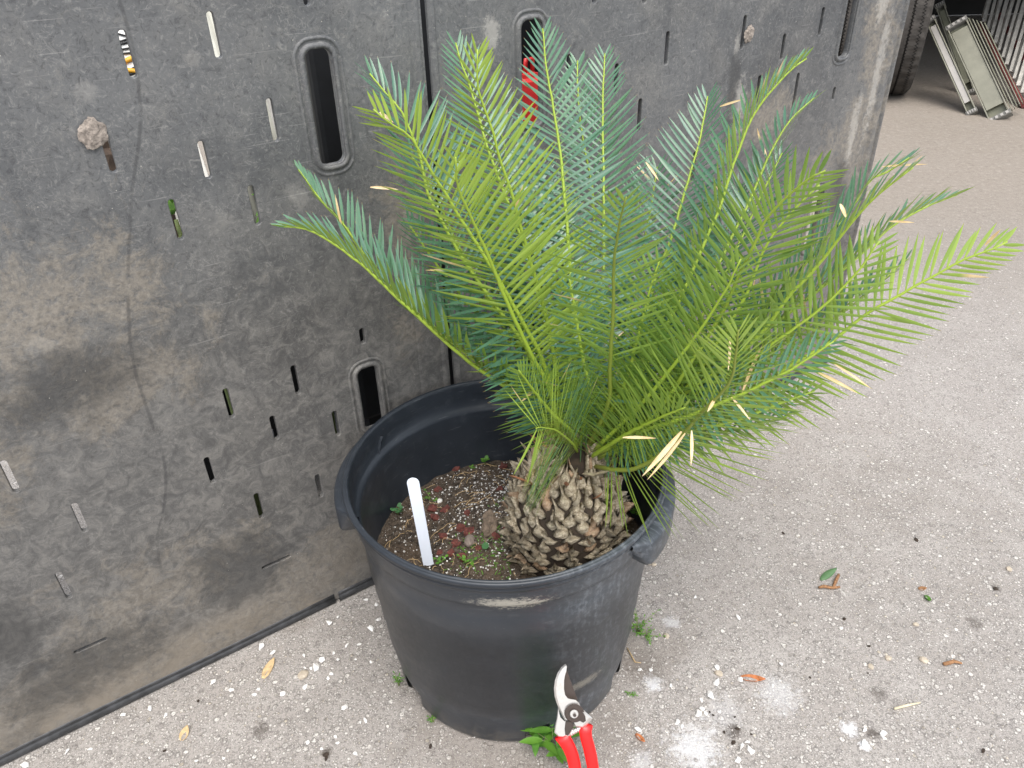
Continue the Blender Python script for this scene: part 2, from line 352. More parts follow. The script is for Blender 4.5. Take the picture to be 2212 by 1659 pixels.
def mat_scale():
    t = NT('dead_leaf_base'); oi = t.n('ObjectInfo'); n1 = t.noise(3.2, 6, .75, t.map(t.coord(), (1, .5, 1)), .6)
    fib = t.noise(1, 5, .7, t.map(t.coord('Object'), (13, 6, 2.2)), .8)
    c = t.mix(t.ramp(n1, .35, .65), (.235, .19, .125), (.64, .56, .42))
    c = t.mix(t.math('MULTIPLY', t.ramp(fib, .58, .70), .6), c, (.10, .072, .046))
    c = t.mix(t.math('MULTIPLY', t.ramp(fib, .42, .3), .5), c, (.62, .56, .44))
    c = t.mix(t.math('MULTIPLY', t.ramp(oi.outputs['Random'], .80, .86), .45), c, (.44, .23, .12))
    c = t.mix(t.math('MULTIPLY', t.ramp(t.noise(1.6, 4, .7), .55, .68), .4), c, (.19, .18, .085))
    return t.fin(c, .85, t.bump(t.math('ADD', fib, n1), .8, .006), .2)
M_SCALE = mat_scale()
M_CORE = simple('caudex_core', (.030, .020, .012), .9, .4, 60, .6)
def mat_soil():
    t = NT('potting_mix'); n1 = t.noise(90, 6, .75); n2 = t.noise(12, 4, .6)
    c = t.mix(t.ramp(n1, .35, .65), (.026, .021, .017), (.125, .098, .074))
    c = t.mix(t.math('MULTIPLY', t.ramp(n2, .45, .62), .45), c, (.13, .092, .062))
    v = t.vor(210); c = t.mix(t.math('MULTIPLY', t.math('SUBTRACT', 1.0, t.ramp(v, .12, .2)), .65), c, (.42, .40, .37))
    return t.fin(c, .95, t.bump(n1, 1.0, .006), .2)
M_SOIL = mat_soil()
M_PERL = simple('perlite', (.66, .65, .62), .8, .1, 200, .4)
M_LAVA = simple('lava_rock', (.12, .036, .028), .9, .4, 160, 1.0)
M_PEB = simple('white_marble_chip', (.74, .73, .70), .6, .08, 70, .3)
M_BEIGE = simple('beige_pebble', (.43, .37, .29), .7, .2, 90, .3)
M_TAG = simple('white_plastic', (.72, .78, .88), .35, .02, 20, .02)
M_BARK = simple('orange_bark', (.42, .15, .055), .8, .35, 150, .8)
M_STRAW = simple('dry_straw', (.50, .36, .19), .75, .25, 120, .5)
M_TWIG = simple('brown_twig', (.26, .135, .062), .85, .35, 200, .8)
M_CRUMB = simple('dark_crumb', (.04, .028, .02), .95, .4, 200, .8)
M_STEM = simple('weed_stem', (.17, .22, .07), .6, .2, 80, .1)
def mat_weed(name, a, b):
    t = NT(name); oi = t.n('ObjectInfo'); n1 = t.noise(55, 4, .6)
    c = t.mix(oi.outputs['Random'], a, b); c = t.mix(t.math('MULTIPLY', t.ramp(n1, .4, .7), .3), c, tuple(x*1.5 for x in b))
    t.setin(t.b.inputs['Base Color'], c); t.b.inputs['Roughness'].default_value = .45
    tr = t.n('BsdfTranslucent'); t.l(c, tr.inputs['Color']); ms = t.n('MixShader'); ms.inputs[0].default_value = .25
    t.l(t.b.outputs[0], ms.inputs[1]); t.l(tr.outputs[0], ms.inputs[2]); t.l(ms.outputs[0], t.out.inputs[0]); return t.m
M_WEED = mat_weed('weed_leaf', (.055, .17, .022), (.13, .30, .035))
M_WEED2 = mat_weed('weed_leaf_blue', (.045, .14, .055), (.075, .20, .075))
M_SHRUB = mat_weed('shrub_leaf', (.045, .15, .015), (.16, .33, .04))
M_DARKP = simple('black_plastic', (.012, .013, .015), .5, .2, 15, .1)
M_GREYSH = simple('grey_corrugated', (.42, .42, .37), .6, .1, 20, .1)
M_WHITEB = simple('white_board', (.78, .77, .73), .5, .04, 20, .05)
M_WOOD = simple('weathered_wood', (.40, .25, .12), .8, .4, 25, .5)
M_YELL = simple('yellow_strap', (.70, .36, .03), .5, .1, 60, .1)
M_REDP = simple('red_plastic', (.55, .035, .035), .4, .1, 30, .1)
M_BROWNS = simple('brown_sack', (.085, .06, .045), .9, .4, 40, .9)
def mat_metal(name, col, rough, metal=1.0, dirt=(.12, .07, .04), amt=.5, sc=90):
    t = NT(name); n1 = t.noise(sc, 5, .7); c = t.mix(t.math('MULTIPLY', t.ramp(n1, .5, .68), amt), col, dirt)
    return t.fin(c, t.math('ADD', rough, t.math('MULTIPLY', n1, .2)), t.bump(n1, .15, .0008), .5, t.math('MULTIPLY', t.math('SUBTRACT', 1.0, t.math('MULTIPLY', t.ramp(n1, .5, .68), amt)), metal))
M_STEEL = mat_metal('polished_steel', (.74, .72, .69), .22, .8, (.34, .25, .18), .35, 28)
M_DSTEEL = mat_metal('dark_blade_steel', (.10, .08, .07), .35, .8, (.05, .03, .025), .6, 120)
M_REDG = simple('red_grip', (.86, .012, .012), .32, .05, 40, .05)
M_ALU = simple('pale_coated_metal', (.22, .215, .165), .5, .12, 9, .1)
M_ALUD = simple('pale_coated_metal_inside', (.17, .17, .12), .6, .15, 9, .1)
M_ALUW = simple('pale_metal_face', (.38, .36, .33), .45, .08, 9, .1)
M_RUBBER = simple('grey_rubber_foot', (.16, .155, .14), .8, .25, 60, .4)
M_TYRE = simple('tyre_rubber', (.062, .056, .050), .85, .3, 25, .4)
M_REDM = simple('dark_red_painted_steel', (.115, .022, .020), .6, .4, 30, .3)
M_SLAT = simple('galvanised_slat', (.38, .365, .33), .5, .2, 25, .15, .3)
M_UNDER = simple('dark_chassis', (.006, .0055, .005), .8, .3, 10, .2)

# ------------------------------------------------------------------ ground
gv = []; gf = []; nx = 60
g = mesh('ground', [(-120, -120, 0), (120, -120, 0), (120, 120, 0), (-120, 120, 0)], [(0, 1, 2, 3)], False)
tag(link('ground', g, None, M_GROUND), kind='structure')

# ------------------------------------------------------------------ black plastic panels
PM = Matrix(((PD[0], -PN[0], 0, PA[0]), (PD[1], -PN[1], 0, PA[1]), (0, 0, 1, 0), (0, 0, 0, 1)))   # local x along, y back, z up
def rrect(cx, cz, w_, h_, r, n=5, lean=0.0):
    pts = []
    for (sx, sz, a0) in ((1, 1, 0), (-1, 1, 90), (-1, -1, 180), (1, -1, 270)):
        for k in range(n+1):
            a = math.radians(a0+90*k/n); pts.append((cx+sx*(w_/2-r)+r*math.cos(a)+lean*(cz*0), cz+sz*(h_/2-r)+r*math.sin(a)))
    return pts
def holed_sheet(name, outer, holes, th, bev):
    cd = bpy.data.curves.new(name, 'CURVE'); cd.dimensions = '2D'; cd.fill_mode = 'BOTH'; cd.extrude = th/2-bev; cd.bevel_depth = bev; cd.bevel_resolution = 1; cd.offset = -bev
    for loop in [outer]+holes:
        sp = cd.splines.new('POLY'); sp.points.add(len(loop)-1); sp.use_cyclic_u = True
        for p, (x, z) in zip(sp.points, loop): p.co = (x, z, 0, 1)
    tmp = bpy.data.objects.new('tmp', cd); COL.objects.link(tmp)
    dg = bpy.context.evaluated_depsgraph_get(); me = bpy.data.meshes.new_from_object(tmp.evaluated_get(dg)); me.name = name
    bpy.data.objects.remove(tmp); bpy.data.curves.remove(cd)
    me.transform(Matrix(((1, 0, 0, 0), (0, 0, 1, 0), (0, 1, 0, 0), (0, 0, 0, 1))))   # x,y(z-up) ; extrude to y
    me.transform(Matrix.Translation((0, th/2, 0))); me.flip_normals(); me.materials.clear(); return me
def sweep_rect(path, prof):
    """closed path of (x,z), profile of (outward offset, y)"""
    n = len(path); vs = []; fs = []; m_ = len(prof)
    for i in range(n):
        a = Vector(path[i-1]); b = Vector(path[(i+1) % n]); t = (b-a).normalized(); o = Vector((t.y, -t.x))
        for (d, y) in prof: vs.append((path[i][0]+o.x*d, y, path[i][1]+o.y*d))
    for i in range(n):
        for j in range(m_-1):
            a = i*m_+j; b = ((i+1) % n)*m_+j; fs.append((a, b, b+1, a+1))
    return vs, fs
M_LIP = simple('dark_plastic_lip', (.035, .036, .038), .45, .4, 40, .2)
TOPZ = 1.36
slotsL = "262,68 290,165|452,28 474,123|578,216 600,303|432,308 452,383|219,280 247,370|369,434 392,515|539,404 560,483|633,792 645,850|487,842 502,901|587,901 599,948|780,712 786,740|722,890 731,940|685,1027 694,1072|553,1068 567,1118|447,990 460,1042|5,998 38,1061|158,1090 187,1146|124,1238 152,1290|658,-60 660,10"
slotsR = "1286,-50 1284,6|1395,-50 1392,6|1443,70 1438,139|1611,35 1601,105|1695,75 1688,128|1777,18 1772,75|1384,215 1379,283|1332,140 1331,200|1641,165 1634,225|1722,160 1713,250|1803,190 1799,215|1230,120 1228,190|1500,330 1497,390|1560,420 1557,480"
def slot_holes(txt):
    hs_ = []
    for s_ in txt.split('|'):
        a, b = [tuple(map(float, q.split(','))) for q in s_.split()]
        ua, za = uv_of(*a); ub, zb = uv_of(*b)
        hs_.append(rrect((ua+ub)/2, (za+zb)/2, .0105, abs(za-zb)+.004, .005, 3))
    return hs_
hl = slot_holes(slotsL)
for (x0, y0, x1, y1) in ((160, 1411, 231, 1378), (566, 1228, 628, 1200)):
    ua, za = uv_of(x0, y0); ub, zb = uv_of(x1, y1); hl.append(rrect((ua+ub)/2, (za+zb)/2, ub-ua, .0075, .0035, 3))
bigL = [(.853, 1.099, .046, .186), (.857, .515, .044, .150)]
bigR = [(1.277, 1.10, .048, .190), (2.262, 1.12, .044, .210), (2.275, .57, .046, .19), (1.28, .52, .046, .15)]
def panel(name, u0, u1, holes, bigs, mat, label, ribs):
    root = empty(name); root.matrix_world = PM
    tag(root, label, 'panel', 'black slotted plastic panels stood on edge')
    bh = [rrect(u, z, w_, h_, .014, 5) for (u, z, w_, h_) in bigs]
    o = link('sheet', holed_sheet('sheet', rrect((u0+u1)/2, TOPZ/2+.006, u1-u0, TOPZ-.004, .012, 4), holes+bh, .012, .0012), root, mat)
    for (u, z, w_, h_) in bigs:
        vs, fs = sweep_rect(rrect(u, z, w_+.004, h_+.004, .016, 6), [(0, .014), (0, -.001), (-.001, -.0045), (.004, -.0055), (.007, -.003), (.0085, .0015), (.0105, .0015), (.0125, -.002), (.0155, -.0025), (.018, .0005), (.0195, .002)])
        # first profile points face the opening
        link('opening_rim', mesh('opening_rim', vs, fs), root, mat)
    for (u, z0, z1, wd, dp) in ribs:
        prof = [(-wd/2-.004, .002), (-wd/2, -.002), (-wd*.36, -dp*.8), (-wd*.1, -dp), (wd*.15, -dp), (wd*.38, -dp*.75), (wd/2, -.001), (wd/2+.004, .002)]
        vs = []; fs = []
        for k in range(9):
            z = z0+(z1-z0)*k/8; tp = min(1, .35+1.6*min(k, 8-k)/4)
            for (x, y) in prof: vs.append((u+x+.0015*math.sin(z*9+u), y if y > 0 else y*tp, z))
        for k in range(8):
            for j in range(len(prof)-1): a = k*len(prof)+j; fs.append((a, a+1, a+1+len(prof), a+len(prof)))
        link('edge_rib', mesh('edge_rib', vs, fs), root, mat)
    # bottom rail: a rolled lip broken into lengths
    segs = [(u0, u0+.62*(u1-u0)*.5), (u0+.62*(u1-u0)*.5+.012, u0+.78*(u1-u0)), (u0+.78*(u1-u0)+.010, u1)]
    for k, (a, b) in enumerate(segs):
        prof = [(.001, .027), (-.0025, .0255), (-.003, .021), (-.0008, .018), (-.004, .0155), (-.0065, .010), (-.006, .004), (-.003, .001), (.001, .001)]
        vs = []; fs = []; K = 10
        for i in range(K+1):
            u = a+(b-a)*i/K
            for (y, z) in prof: vs.append((u, y*(1-.2*(k == 1)), z+.0015*math.sin(u*11)*(z > .01)))
        for i in range(K):
            for j in range(len(prof)-1): q = i*len(prof)+j; fs.append((q, q+len(prof), q+1+len(prof), q+1))
        fs.append(tuple(range(len(prof)))); fs.append(tuple(K*len(prof)+j for j in range(len(prof)))[::-1])
        link('bottom_lip', mesh('bottom_lip', vs, fs), root, M_LIP)
    return root
panel('plastic_panel', -.55, 1.048, hl, bigL, M_PANEL_L, 'weathered black slotted plastic panel left of the plant, with pale light showing through its slots', [(1.000, .10, 1.34, .045, .0022), (1.038, .04, 1.357, .010, .004)])
panel('plastic_panel', 1.062, 2.515, slot_holes(slotsR), bigR, M_PANEL_R, 'weathered black slotted plastic panel behind the fronds, its chalky right edge ending beside the tyre', [(1.070, .04, 1.357, .009, .004), (2.40, .02, 1.35, .05, .003), (2.478, .02, 1.352, .022, .009), (2.507, .02, 1.352, .010, .007)])
# mud nests stuck on the panels
for (x, y, r, lab) in ((200, 288, .020, 'pale lumpy mud nest stuck beside a slot on the left panel'), (1618, 74, .017, 'round grey mud nest stuck beside a slot on the right panel')):
    p = pan_px(x, y, -.003); me = lump('mud_nest', r*.85, x*.01, 4, .45, (1, .30, 1.2), 1.5)
    o = link('mud_nest', me, None, M_STRAW if 0 else simple('dried_mud', (.25, .215, .185), .95, .4, 140, 1.0)); o.location = p; o.rotation_euler = (0, .3, math.atan2(PD[1], PD[0]))
    tag(o, lab, 'mud nest')

# ------------------------------------------------------------------ things behind the panels, seen through the slots
def back_obj(name, me, mat, label, cat, group=None):
    o = link(name, me, None, mat); o.matrix_world = PM; return tag(o, label, cat, group)
def bin_thing(u0, u1, b0, b1, z0, z1, label):
    root = empty('storage_bin'); root.matrix_world = PM; tag(root, label, 'bin', 'black bins behind the panels')
    link('bin_body', box_mesh('bin_body', ((u0+u1)/2, (b0+b1)/2, (z0+z1)/2), (u1-u0, b1-b0, z1-z0), None, .012), root, M_DARKP)
    bm = bmesh.new()
    for y in (b0+.01, b1-.01): bm_box(bm, ((u0+u1)/2, y, z1+.012), (u1-u0+.03, .03, .022))
    for x in (u0+.01, u1-.01): bm_box(bm, (x, (b0+b1)/2, z1+.012), (.03, b1-b0-.012, .02))
    link('bin_rim', from_bm('bin_rim', bm), root, M_DARKP)
    if z0 > .01:
        for x in (u0+.05, u1-.05):
            for y in (b0+.05, b1-.05): link('foot', box_mesh('foot', (x, y, z0/2), (.06, .06, z0-.004)), root, M_DARKP)
    return root
ub, zb = uv_of(487, 870, .4); ub2, _ = uv_of(612, 900, .4)
bin_thing(ub-.04, ub2+.06, .38, .95, .26, .70, 'low black bin behind the left panel, seen through its middle slots')
ua, _ = uv_of(668, 130, .30)
bin_thing(ua-.002, ua+.36, .30, .85, .24, 1.28, 'tall black bin filling the big opening at the top of the left panel')
bin_thing(1.66, 2.48, .20, .95, 0, 1.30, 'wide black box added to stand in for the dark interior behind the right panel')  # added black box; its colour stands in for the shaded interior behind the slots
u, z = uv_of(1142, 150, .30)
bin_thing(u-.10, u+.30, .62, .95, 0, 1.31, 'tall black box added to darken the view behind the red can')  # added box, blocks the sky-lit ground so the opening stays dark
bin_thing(u-.10, u+.22, .25, .58, 0, .77, 'black bin under the red can behind the middle opening')
# red can and white cap on that bin
rc = empty('fuel_can'); rc.matrix_world = PM; tag(rc, 'red plastic can with white cap, seen through the middle opening behind the fronds', 'can')
bm = bmesh.new(); bm_box(bm, (u+.01, .36, .90), (.10, .14, .24)); 
for v in bm.verts:
    if v.co.z > .91: v.co.y = .36+(v.co.y-.36)*.5; v.co.x += .015
bmesh.ops.bevel(bm, geom=bm.edges[:], offset=.015, segments=3, affect='EDGES'); link('can_body', from_bm('can_body', bm), rc, M_REDP)
vs, fs = tube([(u-.015, .36, 1.02), (u-.02, .36, 1.07)], .018, 12); link('cap', mesh('cap', vs, fs), rc, M_WHITEB)
vs, fs = tube([(u+.03, .36, 1.02), (u+.035, .36, 1.05), (u+.06, .37, 1.05), (u+.062, .37, 1.01)], .006, 8); link('handle', mesh('handle', vs, fs), rc, M_REDP)
# boards and sheets leaning back behind the upper left slots, facing the sky
BK, TL_ = .55, math.radians(24)
def leaning(name, px, py, wd, mat, label, cat_, z0=.726, over=.10):
    """sheet through the point seen in the slot, leaning back from the bin top (or the ground)"""
    u, z = uv_of(px, py, BK); root = empty(name); tag(root, label, cat_)
    c = pan(u, z0, BK-(z-z0)*math.tan(TL_)); M_ = Matrix.Identity(4); X_ = PD; Z_ = np.array([0, 0, 1.0])*math.cos(TL_)-PN*math.sin(TL_); Y_ = np.cross(Z_, X_)
    for i in range(3): M_[i][0] = X_[i]; M_[i][1] = Y_[i]; M_[i][2] = Z_[i]; M_[i][3] = c[i]
    root.matrix_world = M_; h = (z-z0)/math.cos(TL_)+over
    return root, h, h-over
wb, h, hc = leaning('white_panel_board', 277, 115, .16, M_WHITEB, 'white board tied with black cords and a yellow strap, seen through the topmost left slot', 'board')
link('board', box_mesh('board', (0, .006, h/2), (.15, .012, h), None, .002), wb, M_WHITEB)
random.seed(3)
for k in range(9):
    zz = hc-.045+.010*k+random.uniform(-.004, .004); a = random.uniform(-.03, .03)
    vs, fs = tube([(-.07, -.002, zz-a), (-.01, -.003, zz+random.uniform(-.008, .008)), (.07, -.002, zz+a)], .0018, 5); link('cord', mesh('cord', vs, fs), wb, M_DARKP)
for zz, a in ((hc-.012, .02), (hc-.036, -.016)):
    vs, fs = tube([(-.07, -.003, zz-a), (.07, -.003, zz+a)], .005, 6); link('strap', mesh('strap', vs, fs), wb, M_YELL)
cs, h, hc = leaning('corrugated_sheet', 463, 75, .12, M_GREYSH, 'grey corrugated sheet seen through the top centre slots of the left panel', 'sheet')
n_ = 30; vs = []; fs = []
for i in range(n_+1):
    x = -.065+.13*i/n_; y = .004*math.sin(x*2*math.pi/.026); vs += [(x, y, 0), (x, y, h), (x, y+.003, 0), (x, y+.003, h)]
for i in range(n_): a = i*4; fs += [(a, a+4, a+5, a+1), (a+2, a+3, a+7, a+6), (a+1, a+5, a+7, a+3), (a, a+2, a+6, a+4)]
link('ribbed_face', mesh('ribbed_face', vs, fs), cs, M_GREYSH)
cb, h, hc = leaning('cream_board', 592, 260, .09, M_WHITEB, 'cream board seen through the slot left of the big opening', 'board')
link('board', box_mesh('board', (0, .006, h/2), (.075, .012, h), None, .002), cb, M_WHITEB)
tp, h, hc = leaning('timber_plank', 548, 432, .09, M_WOOD, 'brown timber plank seen through the slot above the leaning frond tip', 'plank', .726, .02)
link('plank', box_mesh('plank', (0, .006, h/2), (.075, .012, h), None, .002), tp, M_WOOD)
u, z = uv_of(233, 325, .40); sk = link('brown_sack', lump('brown_sack', .20, 4.2, 4, .35, (.5, .5, 1.2), 2.5), None, M_BROWNS); sk.location = pan(u, .90, .46); tag(sk, 'dark brown crumpled sack beside the mud nest slot, behind the panel', 'sack')
sb = empty('crate_stand'); sb.matrix_world = PM; tag(sb, 'dark crate carrying the brown sack behind the panel', 'crate')
link('crate_body', box_mesh('crate_body', (u, .55, .36), (.26, .34, .70), None, .01), sb, M_DARKP); link('crate_rim', box_mesh('crate_rim', (u, .55, .716), (.29, .37, .02), None, .004), sb, M_DARKP)
behind = uv_of
def shrub(cu, cz, back, n_, r, label, mat, leafL=.05):
    root = empty('leafy_shrub'); base = pan(cu, 0, back); root.location = base; tag(root, label, 'shrub')
    vs, fs = tube([(0, 0, 0), (.01, .01, cz*.5), (0, 0, cz)], [.012, .009, .004], 6); link('stem', mesh('stem', vs, fs), root, M_STEM)
    for k in range(n_):
        d = Vector((random.gauss(0, 1), random.gauss(0, 1), random.gauss(0, 1)+.2)).normalized(); P = Vector((0, 0, cz))+d*r*random.uniform(.2, 1)
        v, f, _ = blade(P, d, Vector((0, -.4, 1)), leafL*random.uniform(.7, 1.3), leafL*.45, -.2, 0, 5, .1); link('leaf', mesh('leaf', v, f), root, mat)
u, z = behind(380, 475, .22); shrub(u, z, .22, 46, .09, 'bright green leafy shrub seen through the slot low on the left panel', M_SHRUB)
u, z = behind(660, 300, .22); shrub(u-.055, z-.10, .24, 26, .06, 'green shrub beside the tall black bin, at the edge of the big opening', M_SHRUB)

# ------------------------------------------------------------------ pot
PC = np.array([-.018, 1.126, 0.0])
pot = empty('plant_pot', PC); tag(pot, 'large dark grey plastic nursery pot with two grip handles holding the cycad', 'pot')
outer = [(.236, .0), (.243, .004), (.2455, .012), (.2475, .050), (.2535, .085), (.2575, .125), (.2592, .1265), (.2635, .200), (.2654, .2015), (.2678, .262), (.2702, .2635), (.2718, .312), (.2744, .3135), (.2775, .395), (.2785, .432),
         (.2805, .4345), (.2845, .436), (.2865, .441), (.2890, .468), (.2900, .4765), (.2930, .4785), (.2945, .482), (.2925, .4860), (.2960, .489), (.2985, .4935), (.2985, .4980), (.2965, .5015), (.2940, .5000), (.2925, .5015), (.2905, .5025), (.2885, .5010),
         (.2870, .496), (.2855, .470), (.2835, .446), (.2800, .4415), (.2755, .438), (.2735, .430), (.2720, .395), (.2680, .316), (.2665, .312), (.2620, .262), (.25, .12), (.236, .02)]
N = 128
def skp(i, j):
    a = 360*j/N; hit = any(abs((a-c+180) % 360-180) < 6.2 for c in (280, 214, 330, 30, 90, 150))
    low_out = i in (0, 1, 2); low_in = i == len(outer)-2
    return hit and low_out
vs, fs = lathe(outer, N, skp)
vs = [(x*(1+.004*math.sin(2*math.atan2(y, x)+.6)*(z/.5)), y*(1+.004*math.cos(3*math.atan2(y, x))*(z/.5)), z) for (x, y, z) in vs]
link('wall', mesh('wall', vs, fs), pot, M_POT)
vs, fs = lathe([(0.001, .022), (.23, .022), (.237, .016)], 64); link('bottom', mesh('bottom', vs, fs), pot, M_DARKP)
def handle(ac, half, dmax, drop):
    """scooped grip moulded under the rim"""
    vs = []; fs = []; K = 26
    for i in range(K+1):
        s = -1+2*i/K; e = min(1, (1-abs(s))/.28); e = e*e*(3-2*e)*(1-.25*s*s); a = math.radians(ac+half*s)
        d = dmax*e; zb = .474-drop*e
        pr = [(.2915, .4850), (.2945+d*.6, .4850-.002*e), (.2965+d*.96, .4830-.005*e), (.2975+d, .4810-.006*e), (.2980+d, .4700-.010*e), (.2970+d*.99, zb+.008), (.2960+d*.97, zb+.003), (.2930+d*.9, zb), (.286+d*.5, zb-.001), (.2790, zb)]
        for (r, z) in pr: vs.append((r*math.cos(a), r*math.sin(a), z))
    m_ = len(pr)
    for i in range(K):
        for j in range(m_-1): q = i*m_+j; fs.append((q, q+m_, q+m_+1, q+1))
    return mesh('handle', vs, fs)
link('handle', handle(-21, 24, .019, .060), pot, M_POT); link('handle', handle(177, 25, .021, .065), pot, M_POT)

# ------------------------------------------------------------------ soil
AX0 = np.array([.082, 1.035])              # caudex foot
def soil_z(x, y):
    dx, dy = x-PC[0], y-PC[1]; r = math.hypot(dx, dy); dc = math.hypot(x-AX0[0], y-AX0[1])
    z = .300+.062*math.exp(-(dc/.17)**2)+.046*math.exp(-((x+.02)**2+(y-1.18)**2)/.018)
    z += .007*mnoise.noise(Vector((x*22, y*22, 1)))+.004*mnoise.noise(Vector((x*70, y*70, 5)))+.002*mnoise.noise(Vector((x*190, y*190, 8)))
    return z-.006*max(0, (r-.2)/.05)
vs = [(PC[0], PC[1], soil_z(PC[0], PC[1]))]; fs = []; NR, NA = 60, 150
for i in range(1, NR+1):
    for j in range(NA):
        r = .2665*i/NR; a = 2*math.pi*j/NA; x = PC[0]+r*math.cos(a); y = PC[1]+r*math.sin(a); vs.append((x, y, soil_z(x, y)))
for j in range(NA): fs.append((0, 1+j, 1+(j+1) % NA))
for i in range(NR-1):
    for j in range(NA): a = 1+i*NA+j; b = 1+i*NA+(j+1) % NA; fs.append((a, a+NA, b+NA, b))
tag(link('potting_soil', mesh('potting_soil', vs, fs), None, M_SOIL), 'brown gritty potting soil filling the lower part of the pot', 'soil', None, 'stuff')
random.seed(11)
def on_soil(px, py):
    z = .34
    for _ in range(5): p = at_z(px, py, z); z = soil_z(p[0], p[1])
    return Vector(at_z(px, py, z))
def scatter_mesh(n_, rmin, rmax, mk=None, flat=.8):
    vs = []; fs = []
    base = [(1, 0, 0), (-1, 0, 0), (0, 1, 0), (0, -1, 0), (0, 0, 1), (0, 0, -1)]; bf = [(0, 2, 4), (2, 1, 4), (1, 3, 4), (3, 0, 4), (2, 0, 5), (1, 2, 5), (3, 1, 5), (0, 3, 5)]
    for _ in range(n_):
        while True:
            r = .258*math.sqrt(random.random()); a = random.uniform(0, 2*math.pi); x = PC[0]+r*math.cos(a); y = PC[1]+r*math.sin(a)
            if math.hypot(x-AX0[0], y-AX0[1]) < .09: continue
            if mk is None or random.random() < mk(x, y): break
        s = rmin+(rmax-rmin)*random.random()**2.2; z = soil_z(x, y)+s*.4; k = len(vs); rot = Matrix.Rotation(random.uniform(0, 6), 3, Vector((random.gauss(0, 1), random.gauss(0, 1), random.gauss(0, 1))).normalized())
        for b in base: v = rot @ Vector(b)*s*random.uniform(.7, 1.2); vs.append((x+v.x, y+v.y, z+v.z*flat))
        fs += [tuple(k+q for q in f) for f in bf]
    return vs, fs
dens = lambda x, y: .25+.75*math.exp(-((x+.02)**2+(y-1.2)**2)/.010)
vs, fs = scatter_mesh(2600, .0007, .0030, dens); tag(link('perlite_grains', mesh('perlite_grains', vs, fs, False), None, M_PERL), 'tiny white perlite grains scattered over the potting soil', 'perlite', None, 'stuff')
vs, fs = scatter_mesh(2600, .001, .0042); tag(link('soil_crumbs', mesh('soil_crumbs', vs, fs, False), None, simple('brown_crumb', (.095, .074, .056), .95, .5, 90, .5)), 'brown bark crumbs mixed into the soil surface', 'crumbs', None, 'stuff')
# dry rootlets and moss strands
vs = []; fs = []
for _ in range(170):
    r = .24*math.sqrt(random.random()); a = random.uniform(0, 6.28); x = PC[0]+r*math.cos(a); y = PC[1]+r*math.sin(a); h = random.uniform(0, 6.28); L = random.uniform(.008, .035); pts = []
    for q in range(5):
        xx = x+math.cos(h)*L*q/4; yy = y+math.sin(h)*L*q/4; h += random.uniform(-.3, .3); pts.append((xx, yy, soil_z(xx, yy)+.002+.003*math.sin(q*.8)))
    v, f = tube(pts, .0006, 4, False); k = len(vs); vs += v; fs += [tuple(k+q for q in ff) for ff in f]
tag(link('dry_rootlets', mesh('dry_rootlets', vs, fs), None, M_STRAW), 'thin dry straw coloured rootlets lying on the soil', 'rootlets', None, 'stuff')
vs = []; fs = []
for _ in range(420):
    cx_, cy_ = random.choice([(.5, 0), (-.05, 1.03), (.0, 1.0), (-.12, 1.1), (-.03, 1.13)]); x = random.gauss(-.04, .05); y = random.gauss(1.05, .05)
    if math.hypot(x-PC[0], y-PC[1]) > .235 or math.hypot(x-AX0[0], y-AX0[1]) < .1: continue
    v, f, _s = blade(Vector((x, y, soil_z(x, y))), Vector((random.gauss(0, 1), random.gauss(0, 1), .5)), Vector((0, 0, 1)), random.uniform(.004, .013), .0018, -.3, 0, 5); k = len(vs); vs += v; fs += [tuple(k+q for q in ff) for ff in f]
tag(link('moss_tufts', mesh('moss_tufts', vs, fs), None, M_WEED), 'fine green moss and seedlings creeping over the soil beside the tag', 'moss', None, 'stuff')
lav = [(1080, 1058), (1087, 1010), (947, 1060), (935, 1100), (962, 1103), (995, 1142), (1013, 1150), (985, 1175), (975, 1195), (1035, 1185), (958, 1160), (1010, 1110), (940, 1120), (1095, 1142), (1000, 1205), (985, 1012), (1095, 1092), (1072, 1160), (950, 1195)]
for k, (x, y) in enumerate(lav):
    me = lump('lava_rock', random.uniform(.0055, .0105), k*1.3, 2, .7, (1.2, 1, .7), 1.8); o = link('lava_rock', me, None, M_LAVA); o.location = on_soil(x, y)+Vector((0, 0, .002)); o.rotation_euler = (0, 0, random.uniform(0, 6))
    tag(o, 'small rough red lava rock lying on the potting soil', 'rock', 'red lava rocks on the soil')
o = link('round_pebble', lump('round_pebble', .0125, 2, 3, .2, (.8, 1.25, .7)), None, simple('grey_brown_pebble', (.20, .165, .14), .7, .2, 60, .3)); o.location = on_soil(1014, 1172)+Vector((0, 0, .004)); tag(o, 'grey brown oval pebble between the tag and the trunk', 'pebble')
o = link('white_pebble', lump('white_pebble', .006, 9, 2, .3, (1, 1.1, .8)), None, M_PEB); o.location = on_soil(950, 1082); tag(o, 'small white pebble on the soil right of the tag', 'pebble')
o = link('soil_clod', lump('soil_clod', .022, 5, 4, .5, (.8, 1.6, .7), 1.8), None, simple('pale_clod', (.17, .13, .095), .95, .4, 70, 1.0)); o.location = on_soil(1062, 1135); tag(o, 'pale rough lump of dead root against the trunk foot', 'root lump')

